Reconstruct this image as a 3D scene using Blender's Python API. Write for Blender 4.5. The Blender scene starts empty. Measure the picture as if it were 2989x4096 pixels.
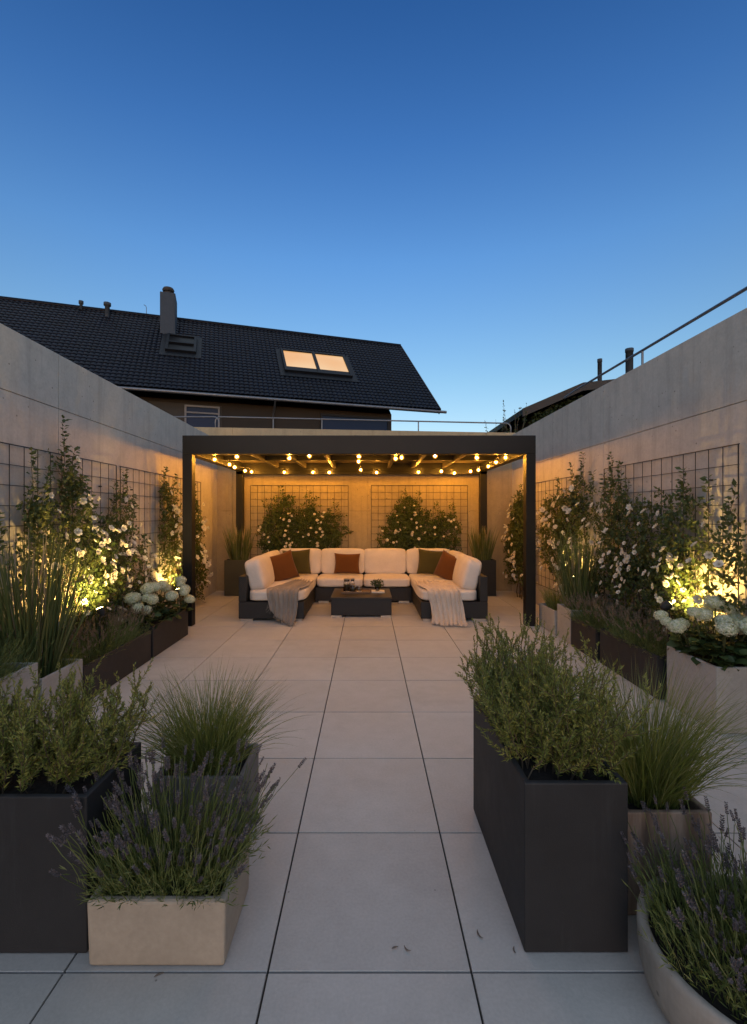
import bpy, bmesh, math, random
import numpy as np
from mathutils import Vector, Matrix, Euler
random.seed(7)
rng = np.random.default_rng(11)
sc = bpy.context.scene
COL = sc.collection
PI = math.pi
def R(d): return math.radians(d)
def arr(*a): return np.array(a, dtype=float)
def unit(v): return v / np.maximum(np.linalg.norm(v, axis=-1, keepdims=True), 1e-9)
def U(a, b, n=None): return rng.uniform(a, b, n)

# ------------------------------------------------------------------ materials
class N:
    def __init__(s, name):
        s.m = bpy.data.materials.new(name); s.m.use_nodes = True
        s.t = s.m.node_tree; s.b = s.t.nodes['Principled BSDF']; s.o = s.t.nodes['Material Output']
    def n(s, kind, **kw):
        x = s.t.nodes.new(kind)
        for k, v in kw.items(): setattr(x, k, v)
        return x
    def l(s, a, b): s.t.links.new(a, b)
    def coord(s, scale=(1, 1, 1)):
        g = s.n('ShaderNodeTexCoord'); mp = s.n('ShaderNodeMapping'); mp.inputs['Scale'].default_value = scale
        s.l(g.outputs['Object'], mp.inputs[0]); return mp.outputs[0]
    def noise(s, vec, scale, detail=4, rough=.55):
        x = s.n('ShaderNodeTexNoise'); x.inputs['Scale'].default_value = scale
        x.inputs['Detail'].default_value = detail; x.inputs['Roughness'].default_value = rough
        if vec is not None: s.l(vec, x.inputs['Vector'])
        return x.outputs['Fac']
    def ramp(s, fac, stops):
        x = s.n('ShaderNodeValToRGB'); e = x.color_ramp.elements
        while len(e) < len(stops): e.new(.5)
        for i, (p, c) in enumerate(stops):
            e[i].position = p; e[i].color = (*c, 1) if len(c) == 3 else c
        s.l(fac, x.inputs[0]); return x.outputs[0]
    def mix(s, f, a, b, mode='MIX'):
        x = s.n('ShaderNodeMix', data_type='RGBA', blend_type=mode)
        for v, i in ((f, 0), (a, 6), (b, 7)):
            if hasattr(v, 'links'): s.l(v, x.inputs[i])
            else: x.inputs[i].default_value = v if i == 0 else (*v, 1)
        return x.outputs[2]
    def bump(s, h, strength, dist=.01):
        x = s.n('ShaderNodeBump'); x.inputs['Strength'].default_value = strength; x.inputs['Distance'].default_value = dist
        s.l(h, x.inputs['Height']); s.l(x.outputs[0], s.b.inputs['Normal']); return x
    def rand(s): return s.n('ShaderNodeNewGeometry').outputs['Random Per Island']
    def col(s, c):
        if hasattr(c, 'links'): s.l(c, s.b.inputs['Base Color'])
        else: s.b.inputs['Base Color'].default_value = (*c, 1)
    def set(s, rough=.6, metal=0, spec=.5):
        s.b.inputs['Roughness'].default_value = rough; s.b.inputs['Metallic'].default_value = metal
        s.b.inputs['Specular IOR Level'].default_value = spec; return s.m

def mul(c, k): return tuple(x * k for x in c)

def concrete(name, c, var=.16, pits=True, streak=True, rough=.85):
    k = N(name); v = k.coord()
    big = k.noise(v, 1.1, 5, .6); fine = k.noise(v, 45, 3, .6)
    base = k.ramp(big, [(.25, mul(c, 1 - var)), (.5, c), (.75, mul(c, 1 + var * .8))])
    base = k.mix(.45, base, k.ramp(fine, [(.3, mul(c, .7)), (.7, mul(c, 1.16))]))
    base = k.mix(.4, base, k.ramp(k.noise(v, 7, 6, .7), [(.3, mul(c, .72)), (.7, mul(c, 1.16))]))
    if streak:
        st = k.noise(k.coord((3.2, 3.2, .22)), 2.2, 4, .7)
        base = k.mix(k.ramp(st, [(.5, (0, 0, 0)), (.72, (.6, .6, .6))]), base, mul(c, .62))
    h = fine
    if pits:
        vo = k.n('ShaderNodeTexVoronoi'); vo.inputs['Scale'].default_value = 9; k.l(k.coord(), vo.inputs['Vector'])
        pit = k.ramp(vo.outputs['Distance'], [(.05, (1, 1, 1)), (.085, (0, 0, 0))])
        base = k.mix(pit, base, mul(c, .45))
        sp = k.noise(k.coord((1, 1, .5)), 2.7, 2, .4)
        base = k.mix(k.ramp(sp, [(.6, (0, 0, 0)), (.74, (.22, .22, .22))]), base, mul(c, .5))
    k.col(base); k.bump(h, .25, .004); return k.set(rough, spec=.3)

def plain(name, c, rough=.5, metal=0, var=.12, scale=6, bump=0, bscale=120, spec=.5):
    k = N(name); v = k.coord()
    k.col(k.ramp(k.noise(v, scale, 5, .6), [(.28, mul(c, 1 - var)), (.72, mul(c, 1 + var))]))
    if bump: k.bump(k.noise(v, bscale, 3), bump, .003)
    return k.set(rough, metal, spec)

def leafmat(name, c1, c2, c3, trans=.3, rough=.5):
    k = N(name); r = k.rand()
    c = k.ramp(r, [(0, c1), (.5, c2), (1, c3)])
    k.col(c); k.set(rough, spec=.35)
    tr = k.n('ShaderNodeBsdfTranslucent'); k.l(k.mix(.5, c, (.21, .19, .03)), tr.inputs[0])
    mx = k.n('ShaderNodeMixShader'); mx.inputs[0].default_value = trans
    k.l(k.b.outputs[0], mx.inputs[1]); k.l(tr.outputs[0], mx.inputs[2]); k.l(mx.outputs[0], k.o.inputs[0])
    return k.m

def emit(name, c, s):
    k = N(name); k.col((.02, .02, .02)); k.b.inputs['Emission Color'].default_value = (*c, 1)
    k.b.inputs['Emission Strength'].default_value = s; return k.set(.4)

def wickermat():
    k = N('wicker'); v = k.coord()
    w1 = k.n('ShaderNodeTexWave', wave_type='BANDS', bands_direction='Z'); w1.inputs['Scale'].default_value = 28; w1.inputs['Distortion'].default_value = .6
    w2 = k.n('ShaderNodeTexWave', wave_type='BANDS', bands_direction='DIAGONAL'); w2.inputs['Scale'].default_value = 22; w2.inputs['Distortion'].default_value = .5
    k.l(v, w1.inputs[0]); k.l(v, w2.inputs[0])
    h = k.mix(.5, w1.outputs['Color'], w2.outputs['Color'])
    k.col(k.mix(k.noise(v, 30, 3), k.ramp(h, [(.2, (.005, .0047, .0045)), (.8, (.02, .0185, .0175))]), (.012, .011, .0105)))
    k.bump(h, .6, .006); return k.set(.5)

def fabricmat(name, c, rough=.9, var=.1, weave=260):
    k = N(name); v = k.coord()
    base = k.ramp(k.noise(v, 5, 4), [(.3, mul(c, 1 - var)), (.7, mul(c, 1 + var))])
    f = k.noise(v, weave, 2, .7)
    k.col(k.mix(.3, base, k.ramp(f, [(.3, mul(c, .7)), (.7, mul(c, 1.2))])))
    k.b.inputs['Sheen Weight'].default_value = .15
    cr = k.noise(k.coord((1, 1, 1)), 11, 3, .6)
    hh = k.n('ShaderNodeMath', operation='MULTIPLY_ADD'); hh.inputs[1].default_value = 6; k.l(cr, hh.inputs[0]); k.l(f, hh.inputs[2])
    k.bump(hh.outputs[0], .4, .003); return k.set(rough, spec=.2)

def tilemat():
    k = N('paver concrete'); v = k.coord(); c = (.44, .428, .405)
    r = k.rand(); big = k.noise(v, 1.6, 6, .62); fine = k.noise(v, 90, 3, .6); mid = k.noise(v, 9, 5, .6)
    base = k.ramp(r, [(0, mul(c, .76)), (.35, mul(c, .97)), (.65, mul(c, 1.0)), (1, mul(c, 1.14))])
    base = k.mix(.5, base, k.ramp(big, [(.3, mul(c, .7)), (.7, mul(c, 1.14))]))
    st = k.noise(k.coord(), .75, 6, .7); base = k.mix(k.ramp(st, [(.53, (0, 0, 0)), (.66, (.5, .5, .5))]), base, mul(c, .6))
    sc2 = k.noise(k.coord((1, 6, 1)), 3.5, 5, .75); base = k.mix(k.ramp(sc2, [(.6, (0, 0, 0)), (.72, (.34, .34, .34))]), base, mul(c, .62))
    base = k.mix(.22, base, k.ramp(mid, [(.3, mul(c, .7)), (.7, mul(c, 1.2))]))
    base = k.mix(.25, base, k.ramp(fine, [(.3, mul(c, .7)), (.7, mul(c, 1.2))]))
    vo = k.n('ShaderNodeTexVoronoi'); vo.inputs['Scale'].default_value = 5; k.l(v, vo.inputs['Vector'])
    base = k.mix(k.ramp(vo.outputs['Distance'], [(.012, (.8, .8, .8)), (.026, (0, 0, 0))]), base, mul(c, .3))
    k.col(base)
    rr = k.n('ShaderNodeMapRange'); rr.inputs[3].default_value = .42; rr.inputs[4].default_value = .7
    k.l(big, rr.inputs[0]); k.l(rr.outputs[0], k.b.inputs['Roughness'])
    k.b.inputs['Specular IOR Level'].default_value = .4
    k.bump(fine, .2, .003); return k.m

def glassmat(name, c=(1, 1, 1), rough=.02):
    k = N(name); k.col(c); k.b.inputs['Transmission Weight'].default_value = 1; k.b.inputs['IOR'].default_value = 1.45
    return k.set(rough)

def cortenmat():
    k = N('rusty timber'); v = k.coord((1, 1, .12))
    a = k.noise(v, 18, 5, .65)
    k.col(k.ramp(a, [(.3, (.075, .052, .04)), (.5, (.19, .135, .1)), (.7, (.32, .255, .205))]))
    k.bump(a, .5, .006); return k.set(.8)

M = {}
M['wall'] = concrete('wall concrete', (.46, .425, .38))
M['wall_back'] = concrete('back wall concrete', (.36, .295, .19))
M['tile'] = tilemat()
M['joint'] = plain('joint sand', (.03, .027, .024), .95)
M['ground'] = plain('earth', (.05, .045, .035), .95, scale=.4)
M['anthracite'] = plain('anthracite metal', (.0085, .0084, .0084), .48, .0, .15, 3, .05, 300, spec=.25)
M['panel'] = plain('roof panel', (.085, .064, .045), .28, .0, .2, 4)
M['rafter'] = plain('lamplit rafter metal', (.05, .042, .034), .4, 0, .15, 3)  # paler than the anthracite: bulb light on the flanks put into the colour
def potmat(name, c):
    k = N(name); v = k.coord()
    b = k.ramp(k.noise(v, 1.7, 6, .65), [(.3, mul(c, .75)), (.7, mul(c, 1.3))])
    b = k.mix(k.ramp(k.noise(k.coord((5, 5, .5)), 3, 5, .7), [(.58, (0, 0, 0)), (.76, (.35, .35, .35))]), b, mul(c, 2.4))
    b = k.mix(k.ramp(k.noise(v, 26, 6, .8), [(.63, (0, 0, 0)), (.72, (.5, .5, .5))]), b, mul(c, 2.2))
    f = k.noise(v, 240, 3); k.col(b); k.bump(f, .2, .003)
    r = k.n('ShaderNodeMapRange'); r.inputs[3].default_value = .45; r.inputs[4].default_value = .75; k.l(k.noise(v, 4, 5, .7), r.inputs[0]); k.l(r.outputs[0], k.b.inputs['Roughness']); k.b.inputs['Specular IOR Level'].default_value = .3
    return k.m
M['darkpot'] = potmat('dark planter', (.0205, .022, .0245))
M['brownpot'] = potmat('charcoal planter', (.0225, .0225, .0235))
M['greypot'] = concrete('grey planter', (.36, .352, .325), .1, False, False)
M['beigepot'] = concrete('beige planter', (.37, .32, .255), .1, True, False)
M['bowl'] = concrete('bowl concrete', (.35, .315, .275), .14, True, True)
M['midpot'] = concrete('mid grey planter', (.19, .18, .168), .12, False, True)
M['olivepot'] = plain('olive planter', (.05, .045, .022), .6, 0, .15, 4, .1)
M['corten'] = cortenmat()
M['soil'] = plain('soil', (.014, .011, .009), 1, 0, .6, 60, .9, 60)
M['wicker'] = wickermat()
M['tabletop'] = plain('table top', (.02, .0175, .0155), .42, 0, .15, 5)
M['cream'] = fabricmat('cream fabric', (.66, .59, .52))
M['rust'] = fabricmat('rust fabric', (.12, .042, .008), .85, .12)
M['olive'] = fabricmat('olive fabric', (.058, .05, .013), .85, .12)
M['greythrow'] = fabricmat('grey knit', (.27, .235, .2), .95, .14, 150)
M['beigethrow'] = fabricmat('beige knit', (.56, .48, .4), .95, .12, 120)
M['steel'] = plain('brushed steel', (.5, .5, .5), .3, 1)
M['rail'] = plain('galvanised rail', (.16, .17, .19), .45, .7)
M['wire'] = plain('trellis wire', (.03, .027, .024), .5, .4)
M['bulb'] = emit('bulb filament', (1, .43, .05), 3100)
def globemat():
    k = N('amber halo globe'); tr = k.n('ShaderNodeBsdfTransparent'); tr.inputs[0].default_value = (1, .93, .8, 1)
    em = k.n('ShaderNodeEmission'); em.inputs[0].default_value = (1, .42, .06, 1); em.inputs[1].default_value = 2.8  # halo around the filament imitated by emission in the globe, fading at the rim
    lw = k.n('ShaderNodeLayerWeight'); lw.inputs[0].default_value = .35
    mr = k.n('ShaderNodeMapRange'); mr.inputs[3].default_value = .42; mr.inputs[4].default_value = .06; k.l(lw.outputs['Facing'], mr.inputs[0])
    mx = k.n('ShaderNodeMixShader'); k.l(mr.outputs[0], mx.inputs[0]); k.l(tr.outputs[0], mx.inputs[1]); k.l(em.outputs[0], mx.inputs[2]); k.l(mx.outputs[0], k.o.inputs[0]); return k.m
M['globe'] = globemat()
M['cable'] = plain('cable', (.01, .01, .01), .7)
M['lens'] = emit('uplight lens', (1, .8, .25), 40)
M['glass'] = glassmat('jar glass', (.95, .93, .9))
M['candle'] = plain('candle wax', (.8, .72, .58), .5)
M['paper'] = plain('paper', (.6, .56, .5), .8)
M['tray'] = plain('wood tray', (.16, .1, .06), .55, 0, .3, 25)
M['rooftile'] = plain('slate tile', (.0012, .0034, .0095), .42, 0, .6, 3, spec=.13)
M['render'] = plain('house render', (.026, .021, .017), .9, 0, .15, 1.2, .2, 60)
M['renderlight'] = plain('pale house render', (.045, .041, .037), .9, 0, .1, 1.2)
M['darkwood'] = plain('dark timber', (.03, .024, .02), .7, 0, .2, 8)
M['chimney'] = concrete('chimney render', (.05, .064, .082), .15, False, True)
M['winframe'] = plain('window frame', (.13, .13, .14), .5)
M['skyframe'] = plain('skylight frame', (.009, .011, .015), .5, spec=.2)
def winglass():
    k = N('window glass'); k.col((.012, .026, .062)); return k.set(.4, 0, .12)  # blue of the reflected sky put into the base colour
M['winglass'] = winglass()
M['darkpane'] = plain('dark pane', (.003, .003, .004), .35, 0, .1, 2, spec=.2)
def litpane():
    k = N('lit skylight'); v = k.coord()
    k.col((.05, .05, .05))
    k.l(k.ramp(k.noise(v, .55, 1), [(.3, (.95, .48, .17)), (.7, (1, .66, .34))]), k.b.inputs['Emission Color'])
    k.b.inputs['Emission Strength'].default_value = .85; return k.set(.1)
M['litpane'] = litpane()
M['stem'] = plain('woody stem', (.09, .065, .04), .85, 0, .3, 40)
M['greenstem'] = plain('green stem', (.075, .085, .03), .7, 0, .25, 40)
M['rosemary'] = leafmat('rosemary needles', (.11, .145, .03), (.18, .215, .05), (.32, .325, .09), .22)
M['grass'] = leafmat('fine grass', (.09, .13, .03), (.15, .2, .045), (.25, .26, .10), .3)
M['reed'] = leafmat('reed green', (.06, .09, .026), (.11, .14, .04), (.18, .18, .065), .2)
M['straw'] = leafmat('dry reed', (.32, .24, .14), (.42, .32, .19), (.5, .4, .26), .2)
M['lavleaf'] = leafmat('lavender stem', (.075, .11, .028), (.125, .165, .045), (.19, .21, .085), .2)
M['lavflower'] = leafmat('lavender bloom', (.085, .074, .082), (.125, .11, .122), (.19, .168, .178), .15, .8)
M['heather'] = leafmat('heather bloom', (.14, .10, .075), (.22, .165, .12), (.30, .24, .17), .15, .8)
M['leaf'] = leafmat('climber leaf', (.03, .055, .018), (.05, .085, .026), (.095, .125, .04), .3)
M['bigleaf'] = leafmat('hydrangea leaf', (.022, .045, .016), (.038, .07, .022), (.06, .095, .03), .2)
M['ivy'] = leafmat('ivy leaf', (.02, .035, .012), (.03, .05, .018), (.05, .065, .022), .2)
M['petal'] = leafmat('white petal', (.72, .68, .56), (.8, .76, .66), (.84, .8, .72), .25, .7)
M['hydra'] = leafmat('cream floret', (.40, .46, .24), (.66, .69, .48), (.82, .82, .70), .2, .7)
M['pink'] = leafmat('small pink', (.5, .36, .3), (.62, .48, .4), (.7, .6, .5), .2)
M['deadleaf'] = plain('dead leaf', (.13, .11, .09), .9)

# ------------------------------------------------------------------ geometry
class Geo:
    def __init__(s): s.V = []; s.F = {3: [], 4: []}; s.n = 0
    def add(s, V, F):
        V = np.asarray(V, float).reshape(-1, 3); F = np.asarray(F, int)
        s.V.append(V); s.F[F.shape[1]].append(F + s.n); s.n += len(V)
    def box(s, x0, y0, z0, x1, y1, z1):
        V = [(x, y, z) for z in (z0, z1) for (x, y) in ((x0, y0), (x1, y0), (x1, y1), (x0, y1))]
        s.add(V, [(0, 3, 2, 1), (4, 5, 6, 7), (0, 1, 5, 4), (1, 2, 6, 5), (2, 3, 7, 6), (3, 0, 4, 7)])
    def hexa(s, V):
        s.add(V, [(0, 3, 2, 1), (4, 5, 6, 7), (0, 1, 5, 4), (1, 2, 6, 5), (2, 3, 7, 6), (3, 0, 4, 7)])
    def tube(s, pts, r, k=8, cap=True):
        P = np.asarray(pts, float); n = len(P); r = np.broadcast_to(np.asarray(r, float), (n,))
        T = unit(np.gradient(P, axis=0)); ref = arr(0, 0, 1) if abs(T[:, 2]).mean() < .8 else arr(1, 0, 0)
        A = unit(np.cross(T, ref)); B = np.cross(T, A)
        th = np.arange(k) / k * 2 * PI
        ring = P[:, None] + r[:, None, None] * (np.cos(th)[None, :, None] * A[:, None] + np.sin(th)[None, :, None] * B[:, None])
        i = np.arange(n - 1)[:, None] * k; j = np.arange(k)[None]; j2 = (j + 1) % k
        F = np.stack([i + j, i + j2, i + k + j2, i + k + j], -1).reshape(-1, 4)
        s.add(ring, F)
        if cap:
            for e in (0, n - 1):
                c = np.vstack([P[e], ring[e]]); q = np.arange(k)
                s.add(c, np.stack([np.zeros(k, int), 1 + q, 1 + (q + 1) % k], -1))
    def lathe(s, prof, c, k=24):
        pr = np.asarray(prof, float); th = np.arange(k) / k * 2 * PI; n = len(pr)
        V = np.stack([c[0] + pr[:, :1] * np.cos(th), c[1] + pr[:, :1] * np.sin(th), c[2] + np.repeat(pr[:, 1:2], k, 1)], -1)
        i = np.arange(n - 1)[:, None] * k; j = np.arange(k)[None]; j2 = (j + 1) % k
        s.add(V, np.stack([i + j, i + j2, i + k + j2, i + k + j], -1).reshape(-1, 4))
    def leaves(s, P, D, Nn, L, W, fold=.15):
        P = np.asarray(P, float); n = len(P); L = np.broadcast_to(L, (n,))[:, None]; W = np.broadcast_to(W, (n,))[:, None]
        D = unit(D); S = unit(np.cross(D, Nn)); Nn = np.cross(S, D)
        m = P + D * L * .45 - Nn * W * fold
        V = np.stack([P, m + S * W / 2 + Nn * W * fold * 2, P + D * L, m - S * W / 2 + Nn * W * fold * 2], 1)
        s.add(V, np.arange(n * 4).reshape(-1, 4))
    def strands(s, P, r, k=3):
        # P (n,S,3) curves, r (n,S) or (S,)
        P = np.asarray(P, float); n, S, _ = P.shape; r = np.broadcast_to(r, (n, S))
        T = unit(np.gradient(P, axis=1)); ref = unit(rng.normal(size=(n, 1, 3)))
        A = unit(np.cross(T, ref)); B = np.cross(T, A)
        if k == 2:
            V = np.stack([P - A * r[..., None], P + A * r[..., None]], 2)
            base = (np.arange(n) * S * 2)[:, None]; i = np.arange(S - 1)[None] * 2
            F = np.stack([base + i, base + i + 1, base + i + 3, base + i + 2], -1).reshape(-1, 4)
        else:
            th = np.arange(k) / k * 2 * PI
            V = P[:, :, None] + r[..., None, None] * (np.cos(th)[:, None] * A[:, :, None] + np.sin(th)[:, None] * B[:, :, None])
            base = (np.arange(n) * S * k)[:, None, None]; i = np.arange(S - 1)[None, :, None] * k; j = np.arange(k)[None, None]; j2 = (j + 1) % k
            F = np.stack([base + i + j, base + i + j2, base + i + k + j2, base + i + k + j], -1).reshape(-1, 4)
        s.add(V, F)
    def arrays(s):
        V = np.vstack(s.V); f4 = np.vstack(s.F[4]) if s.F[4] else np.zeros((0, 4), int); f3 = np.vstack(s.F[3]) if s.F[3] else np.zeros((0, 3), int)
        return V, f4, f3
    def mesh(s, name, off=(0, 0, 0), xf=None):
        V, f4, f3 = s.arrays()
        if xf is not None: V = xf(V)
        V = V - np.asarray(off)
        me = bpy.data.meshes.new(name); nv = len(V); nl = f4.size + f3.size; nf = len(f4) + len(f3)
        me.vertices.add(nv); me.loops.add(nl); me.polygons.add(nf)
        me.vertices.foreach_set('co', V.astype(np.float32).ravel())
        me.loops.foreach_set('vertex_index', np.concatenate([f4.ravel(), f3.ravel()]).astype(np.int32))
        st = np.concatenate([np.arange(len(f4)) * 4, f4.size + np.arange(len(f3)) * 3]).astype(np.int32)
        me.polygons.foreach_set('loop_start', st)
        me.polygons.foreach_set('use_smooth', np.zeros(nf, bool)); me.update(calc_edges=True); me.validate()
        return me

BASE = {}
def tag(o, label, cat, group=None):
    o['label'] = label; o['category'] = cat
    if group: o['group'] = group
    return o
def thing(name, label, cat, loc, group=None):
    o = bpy.data.objects.new(name, None); COL.objects.link(o); o.location = loc; o.empty_display_size = .1
    BASE[o] = np.asarray(loc, float); return tag(o, label, cat, group)
def build(g, name, mat, parent=None, smooth=False, bevel=0, merge=False, seg=2, xf=None, recalc=False, origin=None):
    if parent is not None: off = BASE[parent]
    elif origin is not None: off = np.asarray(origin, float)
    else:
        V = g.arrays()[0]
        if xf is not None: V = xf(V)
        off = arr((V[:, 0].min() + V[:, 0].max()) / 2, (V[:, 1].min() + V[:, 1].max()) / 2, V[:, 2].min())
    me = g.mesh(name, off, xf)
    if merge or recalc:
        bm = bmesh.new(); bm.from_mesh(me)
        if merge: bmesh.ops.remove_doubles(bm, verts=bm.verts, dist=1e-4)
        bmesh.ops.recalc_face_normals(bm, faces=bm.faces)
        bm.to_mesh(me); bm.free()
    if smooth: me.polygons.foreach_set('use_smooth', np.ones(len(me.polygons), bool))
    me.materials.append(mat)
    o = bpy.data.objects.new(name, me); COL.objects.link(o); BASE[o] = off
    if parent is not None: o.parent = parent
    else: o.location = off
    if parent is not None and parent.type == 'MESH' and parent.parent is not None:
        pass
    if bevel:
        b = o.modifiers.new('bevel', 'BEVEL'); b.width = bevel; b.segments = seg; b.limit_method = 'ANGLE'; b.angle_limit = R(40)
    return o
def struct(g, name, mat, **k):
    o = build(g, name, mat, origin=(0, 0, 0), **k); o['kind'] = 'structure'; return o
def boxes(*bs):
    g = Geo()
    for b in bs: g.box(*b)
    return g

# ------------------------------------------------------------------ setting: ground and paving
g = Geo(); g.box(-300, -300, -.3, 300, 300, -.06); struct(g, 'ground', M['ground'])
g = Geo(); g.box(-3.4, -2.2, -.055, 3.2, 9.2, -.012); struct(g, 'joint_bed', M['joint'])
g = Geo(); T = .6667; jt = .0035
for i in range(-6, 6):
    for j in range(-6, 12):
        x0 = .0064 - T / 2 + i * T; y0 = 1.527 + j * T
        if x0 + T < -3.3 or x0 > 3.05 or y0 > 9.05: continue
        dz = U(-.0008, .0008)
        g.box(x0 + jt, y0 + jt, -.05, x0 + T - jt, min(y0 + T, 9.05) - jt, dz)
struct(g, 'paving', M['tile'], bevel=.0014, seg=1)

# ------------------------------------------------------------------ boundary walls
def lx(Y): return -(2.92 + (Y - 9.06) * .029)      # face of the left wall
RX, BY = 2.80, 9.06                                  # faces of right and back wall
def wall_panels(name, label, pt, us, zs_top, zmid, mat, th=.25, gap=.006, joints=True):
    # pt(u, z, d): point on the wall, d = distance behind the face
    g = Geo()
    def slab(u0, u1, z0, z1a, z1b, d0, d1):
        V = [pt(u0, z0, d0), pt(u1, z0, d0), pt(u1, z0, d1), pt(u0, z0, d1), pt(u0, z1a, d0), pt(u1, z1b, d0), pt(u1, z1b, d1), pt(u0, z1a, d1)]
        g.hexa(V)
    ua, ub = us[0], us[-1]; zt = lambda u: zs_top[0] + (zs_top[1] - zs_top[0]) * (u - ua) / (ub - ua)
    slab(ua, ub, -.05, zt(ua) - .004, zt(ub) - .004, .012, th)
    for a, b in zip(us[:-1], us[1:]):
        slab(a + gap / 2, b - gap / 2, -.05, zmid - gap / 2, zmid - gap / 2, 0, .0119)
        slab(a + gap / 2, b - gap / 2, zmid + gap / 2, zt(a), zt(b), 0, .0119)
    o = build(g, name, mat, recalc=True, bevel=.002, seg=1); return tag(o, label, 'wall')
wall_panels('boundary_wall', 'grey concrete wall on the left, with joint lines, below the dark tiled roof',
            lambda u, z, d: (lx(u) - d, u, z), [-2.0, .9, 4.2, 9.3], (2.93, 2.93), 2.44, M['wall'])
wall_panels('boundary_wall', 'concrete wall on the right with faint broken joint lines, under a sloping handrail',
            lambda u, z, d: (RX + d, u, z), [-2.0, 2.1, 5.55, 9.3], (3.02, 3.02), 2.335, M['wall'])
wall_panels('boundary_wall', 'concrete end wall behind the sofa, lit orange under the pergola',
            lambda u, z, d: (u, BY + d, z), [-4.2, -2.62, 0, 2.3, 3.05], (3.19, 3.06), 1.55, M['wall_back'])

# ------------------------------------------------------------------ railings
def railing(name, label, pts, posts, r=.016, zb=None):
    t = thing(name, label, 'railing', (pts[0][0], pts[0][1], zb if zb else pts[0][2]), 'handrails on the wall tops')
    g = Geo(); g.tube(pts, r, 8); build(g, 'handrail', M['rail'], t, True)
    for (x, y, z0, z1) in posts:
        g = Geo(); g.tube([(x, y, z0), (x, y, z1)], r * .85, 8); build(g, 'post', M['rail'], t, True)
Yr = 9.2
def arc(x0, x1, z, zb, n=6):   # handrail that turns down at the x1 end
    s = 1 if x1 > x0 else -1
    return [(x1 - s * .1 + s * .1 * math.sin(a), Yr, z - .1 + .1 * math.cos(a)) for a in np.linspace(0, PI / 2, n)] + [(x1, Yr, zb)]
L1 = arc(0, -3.0, 3.40, 3.12); L2 = arc(0, 2.82, 3.275, 3.0)
railing('handrail_run', 'long thin metal handrail on the end wall behind the pergola, rounded at both ends', L1[::-1] + L2, [(-1.86, Yr, 3.0, 3.362), (-.9, Yr, 3.0, 3.342), (1.0, Yr, 3.0, 3.3)], .014, 3.1)
L3 = arc(-4.4, -2.93, 3.40, 3.12)
railing('handrail_run', 'short metal handrail ending in a curve before the white-framed house window', [(-4.2, Yr, 3.40)] + L3, [(-4.1, Yr, 3.1, 3.4)], .014, 3.1)
XR = 2.93
railing('handrail_run', 'dark round handrail climbing along the top of the right concrete wall', [(XR, -1.5, 3.24), (XR, 3, 3.24), (XR, 6.6, 3.235), (XR, 6.95, 3.22)], [(XR, 1.6, 2.99, 3.24), (XR, 4.98, 2.99, 3.24)], .0145, 3.0)

# ------------------------------------------------------------------ pergola
PX0, PX1, PY0, PY1 = -2.46, 2.233, 6.2, 8.85; PZ = 2.535; PW = .127; BB = 2.29
pg = thing('pergola', 'anthracite metal pergola with flat slatted roof over the sofa', 'pergola', ((PX0 + PX1) / 2, (PY0 + PY1) / 2, 0))
for x0, y0 in ((PX0, PY0), (PX1 - PW, PY0), (PX0, PY1 - PW), (PX1 - PW, PY1 - PW)):
    build(boxes((x0, y0, 0, x0 + PW, y0 + PW, BB - .002)), 'post', M['anthracite'], pg, bevel=.004)
build(boxes((PX0, PY0, BB, PX1, PY0 + PW, PZ)), 'beam', M['anthracite'], pg, bevel=.004)
build(boxes((PX0, PY1 - PW, BB - .06, PX1, PY1, PZ)), 'beam', M['anthracite'], pg, bevel=.004)
build(boxes((PX0, PY0 + PW + .002, BB, PX0 + PW, PY1 - PW - .002, PZ)), 'beam', M['anthracite'], pg, bevel=.004)
build(boxes((PX1 - PW, PY0 + PW + .002, BB, PX1, PY1 - PW - .002, PZ)), 'beam', M['anthracite'], pg, bevel=.004)
g = Geo(); n = 13; d = (PY1 - PY0 - 2 * PW - .02) / n
for i in range(n):
    y0 = PY0 + PW + .01 + i * d
    g.box(PX0 + PW + .004, y0 + .004, 2.44 + .004 * (i % 2), PX1 - PW - .004, y0 + d - .004, 2.475 + .004 * (i % 2))
build(g, 'roof_panel', M['panel'], pg)
for x in (-1.68, -1.17, -.62, .4, .84, 1.42):
    build(boxes((x - .028, PY0 + PW + .01, 2.345, x + .028, PY1 - PW - .01, 2.436)), 'rafter', M['rafter'], pg, bevel=.003)
build(boxes((PX0 + PW + .004, 7.55, 2.36, PX1 - PW - .004, 7.63, 2.434)), 'crossbar', M['anthracite'], pg)

# ------------------------------------------------------------------ string lights
bulbs = {
 'front': [(-1.82, 6.5, 2.287), (-1.09, 6.5, 2.268), (-.81, 6.5, 2.299), (.39, 6.5, 2.261), (.48, 6.6, 2.287), (.94, 6.5, 2.299), (1.52, 6.5, 2.274)],
 'rear': [(-1.54, 8.63, 2.26), (-1.01, 8.63, 2.26), (-.71, 8.66, 2.257), (.17, 8.66, 2.255), (.94, 8.63, 2.26), (1.33, 8.44, 2.26), (1.61, 8.66, 2.247)],
 'left': [(-2.16, 6.6, 2.26), (-2.15, 7.27, 2.26), (-2.19, 7.7, 2.26), (-2.19, 8.35, 2.26), (-2.12, 8.53, 2.26)],
 'middle': [(-.12, 6.5, 2.293), (-.13, 6.83, 2.26), (-.12, 8.18, 2.26)],
 'right': [(1.92, 6.5, 2.274), (1.91, 6.95, 2.26), (1.95, 7.55, 2.26), (1.94, 8.18, 2.26), (1.86, 8.44, 2.26)],
}
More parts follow.
